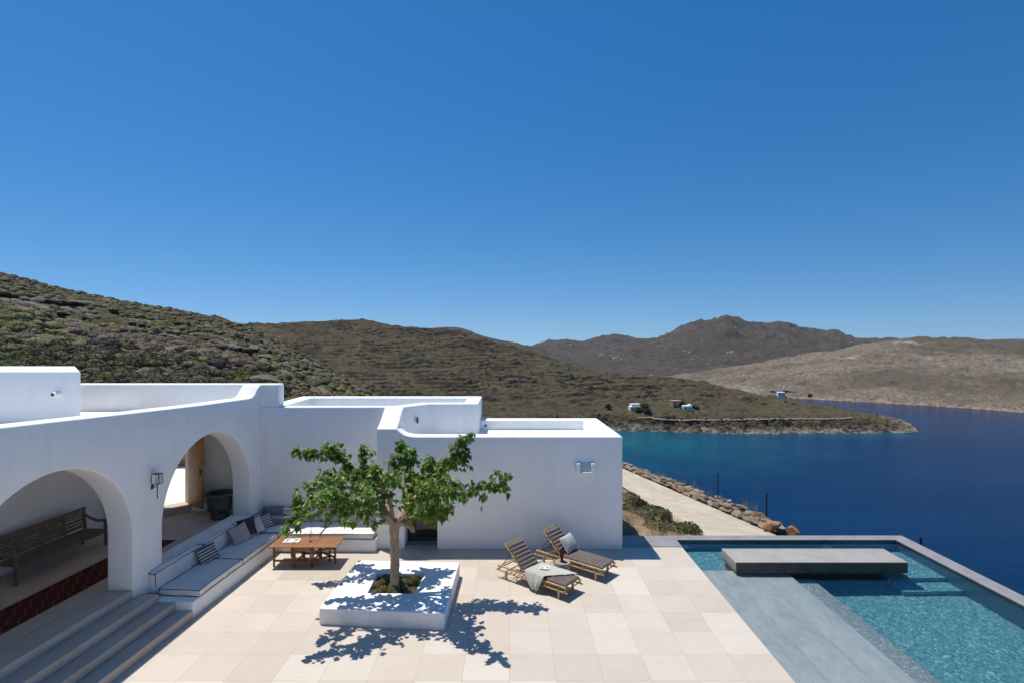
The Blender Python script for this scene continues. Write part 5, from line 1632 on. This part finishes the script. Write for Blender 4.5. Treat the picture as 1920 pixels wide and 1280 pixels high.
def far_tree(label, p, w_, h_, seed, group='trees near the shore'):
    t = thing('shore_tree', label, 'tree', p, 0, group)
    mb = MB(); mb.tube([(0, 0, -.8), (.1, 0, h_ * .5), (0, .1, h_ * .8)], [.3, .22, .1], 6); mb.build('trunk', M['bark'], t)
    rs = np.random.RandomState(seed); c = MB()
    for i in range(420):
        d_ = rs.normal(size=3); d_ /= np.linalg.norm(d_); r = rs.uniform(.6, 1.05)
        lob = 1 + .3 * math.sin(3 * math.atan2(d_[1], d_[0]) + seed) * .6
        cc = Vector((d_[0] * w_ / 2 * r * lob, d_[1] * w_ / 2 * r * lob, h_ * .58 + d_[2] * h_ * .42 * r))
        nn = Vector(rs.normal(size=3)).normalized(); a = nn.orthogonal().normalized(); b = nn.cross(a); s = rs.uniform(.35, .7) * w_ / 5
        c.add([cc - a * s, cc + b * s * .7, cc + a * s, cc - b * s * .7], [(0, 1, 2, 3)])
    c.build('crown', M['shrub_dark'], t)
for i, (u, v, z, w_, h_, lb) in enumerate(((1482, 741, 1, 9, 5.5, 'wide dark tree beside the pale house at the bay head'), (1491, 742, 1, 7, 5, 'middle dark tree behind the bay beach'), (1473, 740, 1.5, 7, 6, 'dark tree directly behind the pale house at the bay head'),
                                         (1518.5, 746, .6, 5, 5.6, 'lone rounded dark tree at the water edge of the bay'), (1448, 739, 2, 9, 4.5, 'leftmost low dark tree at the bay head'))):
    far_tree(lb, PZ(u, v, SEA + z), w_, h_, i)
for i, (u, v, w_, h_, lb) in enumerate(((1208, 768, 7, 5.5, 'dark tree right beside the long white villa'), (1199, 772, 8, 4, 'low dark bush below the long white villa'), (1214, 774, 7, 3.5, 'dark bush right of the villa drive'), (1141, 767, 5, 5, 'single dark tree left of the long white villa'), (1280, 762, 6, 4, 'dark bush between ochre house and white cube house'), (1305, 766, 6, 3.2, 'low bush right of the white cube house'))):
    q = MID.hit(u, v); q.y += 1
    far_tree(lb, q, w_, h_, 20 + i, 'trees around the headland houses')
def boat(label, p, rz, mast):
    b = thing('moored_boat', label, 'boat', p, rz, 'boats moored in the bay')
    hl = MB(); n = 9; P = []
    for j, (zz_, ws) in enumerate(((-.2, .6), (.35, .9), (.8, 1.0))):
        for i in range(n):
            t = i / (n - 1); hw = .95 * ws * math.sin(math.pi * min(1, .18 + t * .82)) ** .7
            P.append((-3 + 6 * t, -hw, zz_))
        for i in range(n - 1, -1, -1):
            t = i / (n - 1); hw = .95 * ws * math.sin(math.pi * min(1, .18 + t * .82)) ** .7
            P.append((-3 + 6 * t, hw, zz_))
    m2 = 2 * n
    hl.add(P, [(j * m2 + i, j * m2 + (i + 1) % m2, (j + 1) * m2 + (i + 1) % m2, (j + 1) * m2 + i) for j in range(2) for i in range(m2)] + [tuple(range(2 * m2, 3 * m2))])
    hl.build('hull', M['boat_white'], b)
    c = MB(); c.box(-1.4, .8, -.55, .55, .805, 1.5); c.build('cabin', M['boat_white'], b)
    if mast: q_ = MB(); q_.tube([(0, 0, 1.5), (0, 0, 9)], .07, 5); q_.build('mast', M['boat_white'], b)
boat('small white motor boat moored near the bay head', PZ(1494, 753.5, SEA), .5, False)
boat('white sailing boat moored off the headland', PZ(1532, 765, SEA), 1.2, True)

# dirt track along the headland, above the sea cliffs
P = []
pts = [(1196, 783.5), (1230, 786), (1265, 789), (1300, 788), (1350, 787.5), (1400, 787), (1450, 786.2), (1500, 785.5), (1550, 785.4), (1590, 784.6), (1603, 781)]
pc_ = []
for u in range(1196, 1604, 4):
    v = float(np.interp(u, [p[0] for p in pts], [p[1] for p in pts])); pc_.append(MID.hit(u, v))
for i, p in enumerate(pc_):
    d_ = (pc_[min(i + 1, len(pc_) - 1)] - pc_[max(i - 1, 0)]).normalized(); s_ = Vector((-d_.y, d_.x, 0)).normalized() * .55
    z = sum(q.z for q in pc_[max(0, i - 2):i + 3]) / len(pc_[max(0, i - 2):i + 3]) + .15
    P += [(p.x - s_.x, p.y - s_.y, z + .1), (p.x + s_.x, p.y + s_.y, z + .7)]
mb = MB(); mb.grid(P, 2, len(pc_))
tag(mb.build('dirt_road', M['dirt_road']), 'pale dirt road along the headland above the sea cliffs', kind='structure')

# ------------------------------------------------------------------ air: a thin even haze that pales the far mountain
hz = bpy.data.materials.new('haze')
hz.use_nodes = True
ht = hz.node_tree
ht.nodes.remove(ht.nodes['Principled BSDF'])
pv_ = ht.nodes.new('ShaderNodeVolumePrincipled')
pv_.inputs['Color'].default_value = (.80, .88, 1.0, 1)
pv_.inputs['Density'].default_value = 2.8e-5
pv_.inputs['Anisotropy'].default_value = .2
ht.links.new(pv_.outputs[0], ht.nodes['Material Output'].inputs['Volume'])
mb = MB(); mb.box(-5200, 9700, -1700, 9200, SEA - 12, 320)
tag(mb.build('haze', hz), 'thin sea haze over the bay', kind='stuff')
